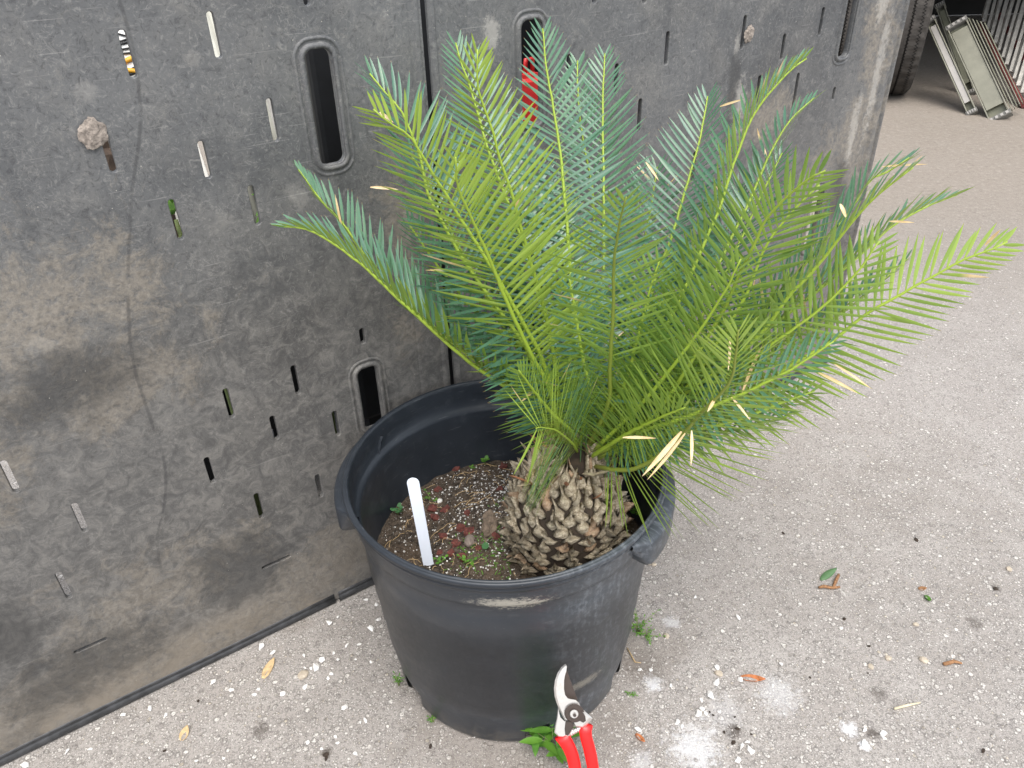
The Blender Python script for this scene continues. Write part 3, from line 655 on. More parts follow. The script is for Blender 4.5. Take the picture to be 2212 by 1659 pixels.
# plant tag
bm = bmesh.new(); L_, W_ = .215, .0235; pts = [(-W_/2*.86, 0), (W_/2*.86, 0), (W_/2, L_-.012)]
pts += [(W_/2*math.cos(a), L_-.012+.010*math.sin(a)) for a in np.linspace(.2, math.pi-.2, 9)]; pts += [(-W_/2, L_-.012)]
rows = []
vsl = []; fsl = []
for y in (-.0006, .0006):
    for (x, z) in pts: vsl.append((x, y+.006*(z/L_)**2, z))
k = len(pts); fsl = [tuple(range(k)), tuple(range(2*k-1, k-1, -1))]+[(i, i+k, (i+1) % k+k, (i+1) % k) for i in range(k)]
o = link('plant_tag', mesh('plant_tag', vsl, fsl, False), None, M_TAG)
bpx = on_soil(926, 1222); tpx = Vector(at_z(890, 1041, bpx.z+.170)); dz = (tpx-bpx).normalized(); bpx = bpx-dz*.03
yv = (Vector((.1, 1, 0))-dz*dz.dot(Vector((.1, 1, 0)))).normalized(); xv = yv.cross(dz); mm = Matrix.Identity(4)
for i in range(3): mm[i][0] = xv[i]; mm[i][1] = yv[i]; mm[i][2] = dz[i]; mm[i][3] = bpx[i]
o.matrix_world = mm; tag(o, 'blank white plastic plant tag stuck upright in the soil', 'plant tag')

# ------------------------------------------------------------------ cycad
B = np.array([.096, 1.056, .575]); F0 = np.array([AX0[0], AX0[1], .305])
cy = empty('cycad_plant', F0); tag(cy, 'cycad with stiff feathery green fronds and a scaly pineapple-like trunk in the dark pot', 'cycad')
def rel(p): return (p[0]-F0[0], p[1]-F0[1], p[2]-F0[2])
def caud(s):        # s 0..1 up the trunk -> centre, radius
    c = F0+(B-F0)*s; r = np.interp(s, [0, .12, .3, .46, .62, .77, .90, 1], [.044, .074, .096, .104, .101, .086, .060, .032]); return c, r
vs = []; fs = []; NS, NB = 28, 48
for i in range(NS+1):
    c, r = caud(i/NS)
    for j in range(NB): a = 2*math.pi*j/NB; vs.append(rel(c+np.array([r*.96*math.cos(a), r*.96*math.sin(a), 0])))
for i in range(NS):
    for j in range(NB): fs.append((i*NB+j, i*NB+(j+1) % NB, (i+1)*NB+(j+1) % NB, (i+1)*NB+j))
fs.append(tuple(NS*NB+j for j in range(NB)))
trunk = link('trunk', mesh('trunk', vs, fs), cy, M_CORE)
random.seed(5)
def scale_mesh(k):
    """leaf-base: swollen rhombic foot narrowing to a ragged up-curved point; x across, z up, y outward"""
    rnd = random.Random(k); sp = rnd.uniform(.9, 1.7); hk = rnd.uniform(.1, .7); tilt = rnd.uniform(-.25, .25)
    rows = [(-.55, .30, .10), (-.25, .85, .42), (.05, 1.0, .62), (.32, .72, .60), (.62, .34, .46+.3*hk), (.95, .19, .52+.7*hk), (.95+.55*sp, .06, .60+1.3*hk)]
    vs = []; fs = []; m_ = 5
    for i, (z, wd, y) in enumerate(rows):
        for j in range(m_):
            x = -1+2*j/(m_-1); xx = .5*wd*x+tilt*max(0, z)*.4
            yy = y*(1-.75*abs(x)**1.6)-.12+.5*math.sin(i*1.1+k)*.05*x
            vs.append((xx+rnd.uniform(-.05, .05), yy+rnd.uniform(-.09, .09), z+rnd.uniform(-.05, .05)-.10*(1-abs(x))*(i < 2)))
    for i in range(len(rows)-1):
        for j in range(m_-1): a = i*m_+j; fs.append((a, a+1, a+1+m_, a+m_))
    # close the hollow back
    for i in range(len(rows)-1): a = i*m_; fs.append((a, a+m_, a+m_+m_-1, a+m_-1))
    me = mesh('leaf_base', vs, fs); me.materials.append(M_SCALE); return me
variants = [scale_mesh(k) for k in range(14)]
NSC = 296
for i in range(NSC):
    q = (i+.5)/NSC; s = .03+.94*q**.97; c, r = caud(s); a = i*2.39996+random.uniform(-.09, .09)
    c2, r2 = caud(min(1, s+.04)); slope = (r2-r)/(.04*.26)
    out = Vector((math.cos(a), math.sin(a), 0)); up = Vector((0, 0, 1)); t_up = (up+out*max(-1.6, min(1.0, slope))).normalized(); nrm = (out-t_up*out.dot(t_up)).normalized()
    t_up = (t_up+nrm*random.uniform(-.02, .30)).normalized(); nrm = (nrm-t_up*nrm.dot(t_up)).normalized(); sx_ = t_up.cross(nrm)*-1
    roll = random.uniform(-.45, .45); t2 = t_up*math.cos(roll)+sx_*math.sin(roll); sx2 = sx_*math.cos(roll)-t_up*math.sin(roll)
    wd = (.036 if s < .75 else .025)*random.uniform(.75, 1.15); ht = np.interp(s, [0, .3, .6, .85, 1], [.012, .0155, .018, .021, .020])*random.uniform(.8, 1.25); dp = .017*random.uniform(.8, 1.35)
    me = random.choice(variants); o = link('leaf_base', me, trunk); P = Vector(rel(c))+out*(r*.95)
    M_ = Matrix.Identity(4)
    for k in range(3): M_[k][0] = sx2[k]*wd; M_[k][1] = nrm[k]*dp; M_[k][2] = t2[k]*ht; M_[k][3] = P[k]
    o.matrix_local = M_
# crown bud scales: torn orange-brown shreds at the top
M_SHRED = simple('orange_brown_shred', (.26, .12, .06), .8, .4, 120, .6)
for i in range(34):
    a = i*2.4; c, r = caud(random.uniform(.80, 1.0)); out = Vector((math.cos(a), math.sin(a), .9)).normalized()
    v, f, _ = blade(Vector(rel(c))+Vector((math.cos(a), math.sin(a), 0))*r*.9, out, Vector((-math.cos(a), -math.sin(a), .5)), random.uniform(.025, .055), random.uniform(.006, .012), random.uniform(-.3, .3), 0, 5, .4)
    link('bud_scale', mesh('bud_scale', v, f), trunk, M_SHRED if i % 2 else M_SCALE)

def cat(pts, n_):
    """Catmull-Rom through points, n_ samples even in parameter length"""
    P = [np.array(p, float) for p in pts]; P = [2*P[0]-P[1]]+P+[2*P[-1]-P[-2]]
    out = []
    for i in range(1, len(P)-2):
        for k in range(24):
            t = k/24; a, b, c, d = P[i-1], P[i], P[i+1], P[i+2]
            out.append(.5*((2*b)+(-a+c)*t+(2*a-5*b+4*c-d)*t*t+(-a+3*b-3*c+d)*t**3))
    out.append(P[-2]); out = np.array(out); L = np.concatenate([[0], np.cumsum(np.linalg.norm(np.diff(out, axis=0), axis=1))])
    s = np.linspace(0, L[-1], n_); return np.stack([np.interp(s, L, out[:, k]) for k in range(out.shape[1])], 1), L[-1]
def keep_off(p, gap=.006):
    d = (np.array(p)-PA).dot(PN)
    u_ = (np.array(p)-PA).dot(PD)
    return Vector(p)+Vector(PN)*(gap-d) if (d < gap and u_ < 2.55) else Vector(p)
lvname = 'lv'
def set_lv(me, cols):
    at = me.attributes.new(lvname, 'FLOAT_COLOR', 'POINT'); at.data.foreach_set('color', np.array(cols, dtype=np.float32).ravel())
def frond(key, px, t_tip, bulge=.0, tw=0.0, lmax=.105, vang=15, spacing=.0120, wid=.0062, a_mid=66, var=.5, single=False, dry=(), vb=.0, start=.10, t0=None, skipn=0.0, rvar=.5, brown=0.0, adx=None, tipl=(.62, .95, 1, .80, .42, .20), rs=1.0):
    px = list(px)[::-1]; base = B if t0 is None else None
    d0 = np.linalg.norm(B-C0) if t0 is None else t0
    if t0 is None:                    # root the frond in the crown, on the side it leans to
        q = C0+ray(*px[0])*d0; off = q-B; off[2] = 0; off = off/max(1e-6, np.linalg.norm(off))*.028
        bp = B+off-np.array([0, 0, .02]); ds = [np.linalg.norm(bp-C0)]
        dv = bp-C0; cxp = CX*dv[0]+CY*dv[1]+CZ*dv[2]
        cc = np.array([CX[0]*dv[0]+CY[0]*dv[1]+CZ[0]*dv[2], CX[1]*dv[0]+CY[1]*dv[1]+CZ[1]*dv[2], CX[2]*dv[0]+CY[2]*dv[1]+CZ[2]*dv[2]])
        px = [(1106+FPX*cc[0]/-cc[2], 829.5-FPX*cc[1]/-cc[2])]+px; d0 = ds[0]
    ac = np.concatenate([[0], np.cumsum([math.dist(px[i], px[i+1]) for i in range(len(px)-1)])]); ac /= ac[-1]
    P3 = [at_t(x, y, d0+(t_tip-d0)*a-bulge*4*a*(1-a)) for (x, y), a in zip(px, ac)]
    P3 = [np.array(keep_off(p, .02)) for p in P3]
    pts, L = cat(P3, 40)
    fv = random.uniform(-.15, .12); rad = [rs*(.0034*(1-k/39)**.8+.0011) for k in range(40)]
    rp = [pts[k]+np.array([random.uniform(-.0006, .0006) for _ in range(3)]) for k in range(40)]
    vs, fs = tube([rel(p) for p in rp], rad, 7); me = mesh('frond', vs, fs); cols = []
    for k in range(40): cols += [(rvar, k/39, brown, 1)]*7
    set_lv(me, cols); fr = link('frond', me, cy, M_RACHIS)
    npair = int(L*(1-start)/spacing); V = []; Fc = []; Cc = []
    AXP = Vector(B)+Vector((0, 0, .9))
    for i in range(npair):
        t = start+(1-start)*(i+.3)/npair; k = t*39; k0 = min(38, int(k)); fr_ = k-k0
        P = Vector(pts[k0]*(1-fr_)+pts[k0+1]*fr_); T = Vector(pts[min(39, k0+2)]-pts[max(0, k0-1)]).normalized()
        Nn = (AXP-P) if adx is None else Vector(adx); Nn = (Nn-T*Nn.dot(T)).normalized(); Nn = Matrix.Rotation(math.radians(tw), 3, T) @ Nn
        S = T.cross(Nn)
        for sd_ in (-1, 1):
            if random.random() < skipn: continue
            ll = lmax*1.2*np.interp(t, [start, .25, .5, .75, .93, 1], tipl)*random.uniform(.88, 1.06)
            ang = math.radians(np.interp(t, [start, .3, .6, .9, 1], [a_mid+22, a_mid+10, a_mid, a_mid-22, a_mid-42])+random.gauss(0, 2.6))
            va = math.radians(vang+random.gauss(0, 3.5))
            out = S*sd_*math.cos(va)+Nn*math.sin(va); D = T*math.cos(ang)+out*math.sin(ang)
            Nl = (Nn*math.cos(va)-S*sd_*math.sin(va))
            Nl = (Nl-D*Nl.dot(D)).normalized(); Nl = (Nl+T*random.gauss(.25, .14)).normalized()
            v, f, SS = blade(P+D*.002, D, Nl, ll, wid*np.interp(t, [0, .5, 1], [.8, 1, .8])*random.uniform(.88, 1.1), random.gauss(-.015, .018)+vb, -sd_*random.uniform(.0, .05)*1, 5, .10)
            dr = 1.0 if random.random() < .0002 else 0.0
            v = [keep_off(p) for p in v]; v = [rel(p) for p in v]; vr = min(1, max(0, var+fv+.22*(t-.5)+random.gauss(0, .16)))
            cl = []
            cut = random.uniform(.5, .9) if random.random() < .014 else 2
            for q in range(6): cl += [(vr, q/5, 1.0 if (dr or q/5 > cut) else 0.0, 1)]*3
            if single:
                me = mesh('leaflet', v, f); set_lv(me, cl); link('leaflet', me, fr, M_LEAF)
            else:
                k_ = len(V); V += v; Fc += [tuple(k_+q for q in ff) for ff in f]; Cc += cl
    if not single:
        me = mesh('leaflets', V, Fc); set_lv(me, Cc); o = link('leaflets', me, fr, M_LEAF); tag(o, kind='stuff')
    return fr
random.seed(21)
# far fronds first
frond('C', [(1173, 62), (1178, 130), (1195, 230), (1211, 337), (1220, 430), (1229, 540), (1235, 650), (1245, 770)], 1.42, .03, lmax=.105, var=.35)
frond('A', [(985, 93), (998, 140), (1016, 190), (1052, 317), (1076, 381), (1131, 528), (1165, 650), (1195, 780)], 1.38, .03, lmax=.11, var=.4)
frond('B', [(1032, 107), (1032, 190), (1060, 270), (1084, 357), (1108, 428), (1143, 555), (1167, 635), (1195, 760)], 1.16, .02, lmax=0.1, var=0.9, vang=18, adx=(.45, .85, 0), tw=18)
frond('D', [(1306, 115), (1302, 238), (1304, 397), (1304, 555), (1300, 680), (1290, 800)], 1.55, .03, lmax=.10, var=.3, wid=.0055)
frond('E', [(1247, 131), (1251, 238), (1266, 337), (1278, 397), (1285, 560), (1285, 760)], 1.56, .03, lmax=.10, var=.45)
frond('F', [(806, 236), (838, 262), (885, 294), (917, 345), (949, 397), (1000, 480), (1060, 575), (1120, 680), (1180, 800)], 1.10, .02, lmax=0.115, var=0.9, vang=20, adx=(.5, .85, 0), tw=20)
frond('G', [(798, 159), (838, 206), (870, 246), (905, 330), (925, 420), (949, 468), (1000, 560), (1070, 660), (1150, 780)], 1.27, .04, lmax=0.13, var=.25)
frond('V', [(885, 330), (940, 420), (985, 520), (1050, 640), (1110, 740), (1180, 830)], 1.31, .02, lmax=0.13, var=.2)
frond('V2', [(880, 480), (950, 580), (1030, 680), (1110, 780), (1190, 860)], 1.3, .02, lmax=.11, var=.2)
frond('A2', [(1075, 250), (1100, 360), (1140, 500), (1185, 660), (1225, 800)], 1.42, .02, lmax=.10, var=.3)
frond('K', [(1529, 208), (1511, 304), (1479, 417), (1450, 514), (1418, 595), (1394, 684), (1350, 800)], 1.50, .03, tw=-8, lmax=.12, var=.2, spacing=.0115)
frond('K2', [(1420, 360), (1400, 480), (1375, 600), (1345, 720), (1310, 830)], 1.55, .02, lmax=.12, var=.25)
frond('L', [(1742, 126), (1705, 154), (1657, 207), (1616, 272), (1580, 369), (1551, 458), (1515, 539), (1479, 624), (1438, 709), (1370, 830)], 1.38, .03, tw=-38, lmax=.095, vang=34, var=.5)
frond('M', [(1760, 211), (1705, 263), (1661, 336), (1624, 425), (1592, 490), (1560, 555), (1500, 680), (1400, 820)], 1.5, .03, tw=-30, lmax=.11, var=.3)
frond('M2', [(1600, 400), (1560, 520), (1510, 640), (1450, 740), (1370, 850)], 1.52, .02, lmax=.11, var=.25)
frond('P', [(2068, 421), (1985, 454), (1916, 498), (1863, 547), (1790, 610), (1700, 680), (1580, 770), (1440, 860)], 1.42, .04, tw=-35, lmax=.115, var=0.4)
frond('P2', [(1880, 620), (1800, 680), (1690, 740), (1570, 800), (1430, 880)], 1.45, .03, tw=-30, lmax=.11, var=.45)
frond('I2', [(645, 366), (695, 436), (735, 476), (774, 532), (814, 583), (862, 640), (935, 705), (1030, 780), (1150, 870)], 1.27, .04, lmax=.085, vang=42, var=.35, tw=-10, a_mid=48)
frond('I1', [(612, 490), (655, 494), (695, 510), (750, 547), (798, 587), (854, 640), (920, 700), (1010, 778), (1076, 825), (1170, 890)], 1.18, .03, lmax=.085, vang=46, var=.4, tw=8, a_mid=46)
frond('O1', [(1965, 340), (1924, 369), (1879, 389), (1839, 450), (1786, 514), (1730, 580), (1650, 670), (1540, 770), (1420, 860)], 1.30, .03, tw=-25, lmax=.11, var=0.35)
frond('O2', [(1972, 361), (1883, 433), (1823, 502), (1762, 579), (1701, 644), (1653, 709), (1580, 780), (1450, 870)], 1.14, .02, tw=-20, lmax=.10, var=0.5, vang=14)
frond('Q', [(2178, 522), (2140, 540), (2086, 559), (2005, 603), (1924, 648), (1863, 684), (1802, 733), (1740, 770), (1642, 830), (1540, 880), (1420, 925)], 1.28, .03, lmax=0.1, vang=8, var=0.75, adx=(.15, .8, -.35), a_mid=64)
frond('W', [(1801, 737), (1710, 797), (1642, 833), (1570, 865), (1470, 905), (1380, 935)], 1.2, .03, tw=20, lmax=.085, vang=5, var=.3)
frond('W2', [(1760, 845), (1690, 870), (1600, 905), (1500, 930), (1400, 945)], 1.28, .02, lmax=.085, vang=8, var=0.3, adx=(-.1, .8, .1))
frond('N3', [(1900, 520), (1850, 590), (1780, 660), (1700, 720), (1600, 790), (1460, 880)], 1.24, .02, lmax=0.11, var=0.35, vang=10, adx=(.2, .9, 0), tw=-10)
frond('N2', [(1770, 400), (1700, 470), (1650, 540), (1610, 640), (1550, 740), (1450, 870)], 1.2, .02, lmax=0.115, var=0.3, adx=(0, .9, .2), vang=12, tw=-12)
frond('J2', [(1425, 560), (1400, 640), (1375, 740), (1340, 850)], 1.2, .02, lmax=.10, var=0.2, adx=(0, .9, .2), wid=.0055)
frond('J3', [(1230, 600), (1245, 690), (1262, 790), (1275, 860)], 1.22, .02, lmax=.095, var=.35, wid=.0055)
frond('N', [(1782, 369), (1738, 393), (1661, 466), (1624, 539), (1592, 603), (1560, 676), (1499, 773), (1404, 904)], 1.02, .02, vang=12, lmax=0.112, var=0.28, spacing=0.0135, single=True, adx=(.1, .9, .15), brown=.15, tw=-12, a_mid=68)
frond('H', [(985, 340), (989, 405), (1008, 448), (1024, 484), (1052, 547), (1072, 595), (1096, 655), (1144, 759), (1190, 850)], .99, .015, lmax=0.108, var=0.95, spacing=.0145, wid=.0070, single=True, vang=20, adx=(.35, .9, .1), tw=20, a_mid=72)
frond('J', [(1352, 425), (1338, 484), (1326, 571), (1325, 658), (1317, 797), (1311, 880)], .98, .01, lmax=0.098, var=0.4, single=True, brown=.5, a_mid=72, vang=8, adx=(0, .9, .2))
frond('X', [(1600, 560), (1560, 640), (1500, 730), (1430, 820), (1370, 890)], 1.1, .02, lmax=0.1, var=0.3, vang=10, adx=(0, .9, .1), wid=.0055, tw=-10)
frond('R', [(1595, 712), (1583, 809), (1559, 848), (1515, 892), (1456, 956), (1404, 997), (1345, 1016)], 1.00, .02, lmax=.122, vang=5, var=0.65, spacing=.0080, wid=.0046, a_mid=62, rvar=0.65, brown=.6, adx=(.0, .8, -.6))
frond('S', [(1158, 925), (1178, 924), (1205, 932), (1238, 960)], .985, .06, lmax=.108, vang=4, var=0.85, spacing=.0068, wid=.0060, a_mid=76, adx=(-.05, .8, -.6), start=.12, tipl=(1, 1, 1, .9, .75, .7), rs=.55)
frond('S2', [(1480, 880), (1420, 905), (1350, 940)], 1.10, .02, lmax=.10, vang=6, var=0.5, spacing=.008, wid=.0046, a_mid=62, adx=(-.1, .8, -.3))
frond('S3', [(1120, 800), (1150, 840), (1190, 890), (1240, 940)], 1.12, .02, lmax=.085, vang=8, var=0.4, spacing=.008, wid=.0046, a_mid=55, adx=(-.1, .8, -.3))

frond('Y1', [(1690, 330), (1640, 430), (1590, 540), (1530, 660), (1460, 770), (1370, 870)], 1.46, .02, lmax=.115, var=.25)
frond('Y2', [(1960, 560), (1890, 620), (1800, 690), (1680, 770), (1540, 840), (1420, 890)], 1.42, .03, lmax=.11, var=.35, tw=-25)
frond('Y3', [(1180, 420), (1190, 520), (1205, 640), (1225, 760), (1250, 860)], 1.40, .02, lmax=.11, var=.2)
frond('Y4', [(1700, 900), (1600, 925), (1500, 945), (1400, 955)], 1.36, .02, lmax=.10, var=.3, tw=-15)
# dead straw-coloured leaflets caught in the crown
for (x0, y0, x1, y1, t_, wd) in ((1472, 932, 1392, 1032, 1.12, .012), (1480, 936, 1403, 1040, 1.13, .008), (1494, 930, 1497, 1006, 1.1, .008), (1580, 858, 1623, 905, 1.1, .006), (1577, 728, 1577, 800, 1.05, .006), (1345, 945, 1417, 943, 1.1, .007), (1768, 805, 1855, 845, 1.25, .008), (1800, 785, 1885, 835, 1.3, .006), (800, 404, 860, 406, 1.3, .008), (820, 242, 850, 262, 1.12, .008), (1112, 455, 1128, 400, 1.2, .006), (738, 490, 722, 420, 1.24, .006), (1920, 478, 1975, 478, 1.2, .005), (1905, 360, 2003, 350, 1.3, .005), (1555, 230, 1605, 212, 1.4, .006), (1395, 350, 1425, 388, 1.45, .008), (2128, 530, 2160, 495, 1.25, .007), (1545, 860, 1530, 890, 1.1, .008), (1815, 440, 1830, 470, 1.2, .009)):
    p0 = Vector(at_t(x0, y0, t_)); p1 = Vector(at_t(x1, y1, t_-.01)); v, f, _ = blade(p0, p1-p0, Vector(C0)-p0+Vector((.3, 0, .3)), (p1-p0).length, wd*.62, -.06, .04, 5, .2)
    v = [rel(keep_off(p)) for p in v]; me = mesh('dry_leaflet', v, f); set_lv(me, [(.5, .5, 1, 1)]*18); o = link('dry_leaflet', me, cy, M_LEAF); tag(o, 'dead straw coloured leaflet')

# ------------------------------------------------------------------ weeds
def round_leaf(P, D, up, r):
    D = D.normalized(); up = (up-D*up.dot(D)).normalized(); S = D.cross(up); vs = [P]; fs = []
    for k in range(9):
        a = math.pi*2*k/9; vs.append(P+D*(r+r*-math.cos(a))*1.0+S*r*.8*math.sin(a)+up*(-.15*r*abs(math.sin(a))))
    c = len(vs); vs.append(P+D*r+up*-.1*r)
    fs = [(c, 1+k, 1+(k+1) % 9) for k in range(9)]; return vs[0:], fs
def weed(loc, n_, h, spread, lr, label, mat, group=None, lance=False, cat_='weed', name='weed'):
    root = empty(name, loc); tag(root, label, cat_, group)
    for i in range(n_):
        a = random.uniform(0, 6.28); s = random.uniform(.15, 1)*spread; hh = h*random.uniform(.5, 1); top = Vector((math.cos(a)*s, math.sin(a)*s, hh))
        vs, fs = tube([(0, 0, -.004), (top.x*.3, top.y*.3, hh*.6), top], [.0009, .0008, .0005], 4); st = link('stem', mesh('stem', vs, fs), root, M_STEM)
        for q in range(3 if not lance else 4):
            b = a+q*2.1+random.uniform(-.4, .4); P = top*(1-.16*q); D = Vector((math.cos(b), math.sin(b), random.uniform(.1, .6)))
            if lance: v, f, _ = blade(P, D, Vector((0, 0, 1)), lr*2.4*random.uniform(.7, 1.2), lr*.9, -.25, 0, 5, .15)
            else: v, f = round_leaf(P, D, Vector((0, 0, 1)), lr*random.uniform(.7, 1.2))
            link('leaf', mesh('leaf', v, f), root, mat)
random.seed(9)
weed(on_soil(1395, 1080), 14, .065, .035, .0055, 'leafy green weed growing right of the trunk against the pot wall', M_WEED)
weed(on_soil(1385, 1125), 11, .055, .035, .005, 'low green weed in the gap below the trunk on the right', M_WEED)
weed(on_soil(1370, 1062), 3, .03, .02, .007, 'blue green round leaved weed right of the trunk top', M_WEED2)
weed(on_soil(860, 1112), 3, .015, .02, .006, 'small blue green seedling left of the tag', M_WEED2, None)
weed(on_soil(1048, 1005), 2, .022, .006, .005, 'tiny pale seedling at the back edge of the soil', M_WEED)
weed(on_soil(1018, 1012), 2, .006, .008, .003, 'tiny seedling pair at the far left of the soil mound', M_WEED)
weed(on_soil(1195, 1228), 3, .012, .02, .004, 'small green weed at the near foot of the trunk', M_WEED)
weed(on_soil(1010, 1222), 4, .014, .02, .004, 'green sprig by the front rim below the lava rocks', M_WEED)
weed(on_soil(955, 1215), 3, .012, .015, .004, 'green sprig right of the tag foot', M_WEED)
weed(on_soil(930, 1080), 4, .01, .03, .003, 'thin creeping sprig just right of the tag', M_WEED)
v, f = round_leaf(Vector((0, 0, 0)), Vector((.3, 1, .15)), Vector((0, -.2, 1)), .0085); o = link('fallen_round_leaf', mesh('fallen_round_leaf', v, f), None, M_WEED2); o.location = on_soil(1046, 1192)+Vector((0, -.005, .012)); tag(o, 'round dark green leaf lying on a red rock in the pot', 'leaf')
def gp(x, y, z=0.0): return Vector(at_z(x, y, z))
weed(gp(1195, 1618), 6, .045, .045, .017, 'broad leaved green weed at the pot foot beside the secateurs', M_WEED, None, True)
weed(gp(1378, 1368), 16, .05, .05, .0035, 'feathery green weed growing behind the pot on the right', M_WEED, None, True)
weed(gp(1395, 1375), 9, .02, .05, .003, 'low feathery sprig creeping away from the pot to the right', M_WEED, None, True)
weed(gp(862, 1482), 6, .03, .012, .003, 'thin green weed at the left foot of the pot', M_WEED, None, True)
weed(gp(937, 1560), 4, .012, .015, .003, 'small weed under the left front of the pot', M_WEED, None, True)
weed(gp(1362, 1500), 3, .008, .012, .003, 'tiny weed tuft right of the pot foot', M_WEED, None, True)

# ------------------------------------------------------------------ litter on the concrete
random.seed(31)
Z3 = lambda x, y: (.372*x, 1042.4+.372*y); Z6 = lambda x, y: (1371.5+.38*x, 1097+.38*y)
peb = [(Z3(*p), s) for p, s in [((2130, 685), 1), ((2187, 712), 1), ((2198, 800), 1.1), ((2155, 850), 1.5), ((1965, 783), .8), ((1915, 822), 1.2), ((1520, 955), 1.5), ((1587, 993), 1.2), ((1765, 1008), .9), ((1870, 1038), 1), ((1965, 1030), .9), ((2015, 950), .9), ((2083, 945), .9), ((1940, 992), .8), ((1840, 1080), 1.6), ((1928, 1112), .8), ((1908, 1138), .9), ((1770, 1190), 1), ((1648, 1232), 1), ((1503, 1203), .7), ((1478, 1235), 1.1), ((1345, 1210), 1), ((1238, 1163), 1.1), ((965, 1352), 1), ((875, 1312), 1.1), ((713, 1350), .9), ((393, 1565), 1.2), ((524, 1552), .9), ((2003, 1310), 1.1), ((2125, 1385), 1.1), ((2095, 1392), .8), ((2067, 1575), .9), ((1788, 1510), .7), ((1870, 1548), .8), ((1962, 1515), .7), ((1947, 1478), .6), ((150, 1650), 1), ((1770, 1078), .6), ((1806, 1080), .6), ((2155, 1042), .6), ((2065, 1028), .6), ((1143, 1620), .7), ((870, 1600), .6), ((1300, 1603), .6)]]
peb += [(Z6(*p), s) for p, s in [((342, 512), .9), ((585, 628), 1.3), ((832, 893), .9), ((470, 912), 1), ((458, 997), 1.3), ((597, 980), 1.1), ((430, 1067), 1.6), ((378, 1095), .8), ((383, 1145), 1), ((358, 1178), 1.3), ((405, 1172), .9), ((205, 1015), .7), ((635, 1335), .9), ((605, 1362), 1.4), ((658, 1387), 1.4), ((587, 1438), 1.1), ((1413, 1288), 1.2), ((1305, 1265), .8), ((240, 1222), 1.1), ((28, 922), .9), ((92, 925), .8), ((1307, 1350), 1.3), ((675, 1140), .5), ((618, 552), .5), ((270, 1245), .8), ((20, 1268), 1), ((1490, 1430), .6)]]
pv = [lump('marble_chip', .0052, k*2.1, 1, 1.0, (1.2, .85, .7), 1.5) for k in range(9)]
for k in pv: k.materials.append(M_PEB)
groupname = 'white marble chips scattered on the concrete'
for (p, s) in peb:
    o = link('marble_chip', random.choice(pv)); s *= random.uniform(.9, 1.1); o.location = gp(*p)+Vector((0, 0, .003*s)); o.scale = (s, s*random.uniform(.7, 1.2), s*.8); o.rotation_euler = (random.uniform(-.4, .4), random.uniform(-.4, .4), random.uniform(0, 6.28))
    tag(o, 'small angular white marble chip lying on the concrete', 'stone', groupname)
bmsh = [lump('beige_pebble', .0065, 40+k, 2, .25, (1.2, .9, .6)) for k in range(3)]
for k in bmsh: k.materials.append(M_BEIGE)
for (p, s) in [(Z6(475, 943), 1.2), (Z6(1440, 857), 1), (Z6(1640, 868), 1.3), (Z6(1595, 665), .9), (Z6(2125, 350), 1.1), (Z6(107, 325), .9), (Z3(1762, 1118), 1.7), (Z6(80, 320), .7), (Z6(1340, 905), 1), (Z6(180, 730), 1)]:
    o = link('beige_pebble', random.choice(bmsh)); o.location = gp(*p)+Vector((0, 0, .002)); o.scale = (s, s, s); o.rotation_euler = (0, 0, random.uniform(0, 6)); tag(o, 'rounded beige pebble on the concrete', 'stone', 'beige pebbles on the concrete')
# loose grit, too fine to count
vs = []; fs = []
base = [(1, 0, 0), (-1, 0, 0), (0, 1, 0), (0, -1, 0), (0, 0, 1)]; bf = [(0, 2, 4), (2, 1, 4), (1, 3, 4), (3, 0, 4)]
for k in range(5200):
    if k % 3 == 0: x, y = random.gauss(1450, 160), random.gauss(1560, 90)
    else: x, y = random.uniform(0, 2212), random.uniform(880, 1680)
    p = gp(x, y)
    if (np.array(p)-PA).dot(PN) < .02 or math.hypot(p.x-PC[0], p.y-PC[1]) < .215: continue
    s = .0006+.0022*random.random()**3; q0 = len(vs); a0 = random.uniform(0, 6.28)
    for b in base:
        ca, sa = math.cos(a0), math.sin(a0); j = random.uniform(.6, 1.2); vs.append((p.x+(b[0]*ca-b[1]*sa)*s*j, p.y+(b[0]*sa+b[1]*ca)*s*j, b[2]*s*.8))
    fs += [tuple(q0+q for q in f) for f in bf]
tag(link('fine_grit', mesh('fine_grit', vs, fs, False), None, simple('pale_grit', (.50, .48, .45), .8, .25, 400, .3)), 'fine pale grit strewn over the concrete', 'grit', None, 'stuff')
def flat_bit(name, x0, y0, x1, y1, wd, mat, label, cat_, bend=.12, curl=.3):
    a = gp(x0, y0, .003); b = gp(x1, y1, .005); v, f, _ = blade(a, b-a, Vector((.2, 0, 1)), (b-a).length, wd, bend, .08, 5, curl); me = mesh(name, v, f)
    o = link(name, me, None, mat); sm = o.modifiers.new('thick', 'SOLIDIFY'); sm.thickness = .0012; return tag(o, label, cat_)
x, y = Z3(1550, 1075); flat_bit('dry_leaf', x-8, y+22, x+12, y-20, .017, M_STRAW, 'curled tan dry leaf on the concrete left of the pot', 'leaf')
x, y = Z3(1070, 1455); flat_bit('dry_leaf', x-6, y+14, x+5, y-13, .015, M_STRAW, 'small tan seed husk on the concrete near the bottom edge', 'husk', .3, .8)
x, y = Z6(1100, 372); flat_bit('fallen_leaf', x-16, y+14, x+14, y-13, .017, mat_weed('sage_leaf', (.10, .20, .085), (.14, .25, .11)), 'pale green fallen leaf on the concrete right of the pot', 'leaf', .05, .1)
x, y = Z6(668, 963); flat_bit('bark_flake', x-25, y-1, x+27, y+3, .016, M_BARK, 'bright orange brown bark flake on the concrete right of the secateurs', 'bark', .1, .6)
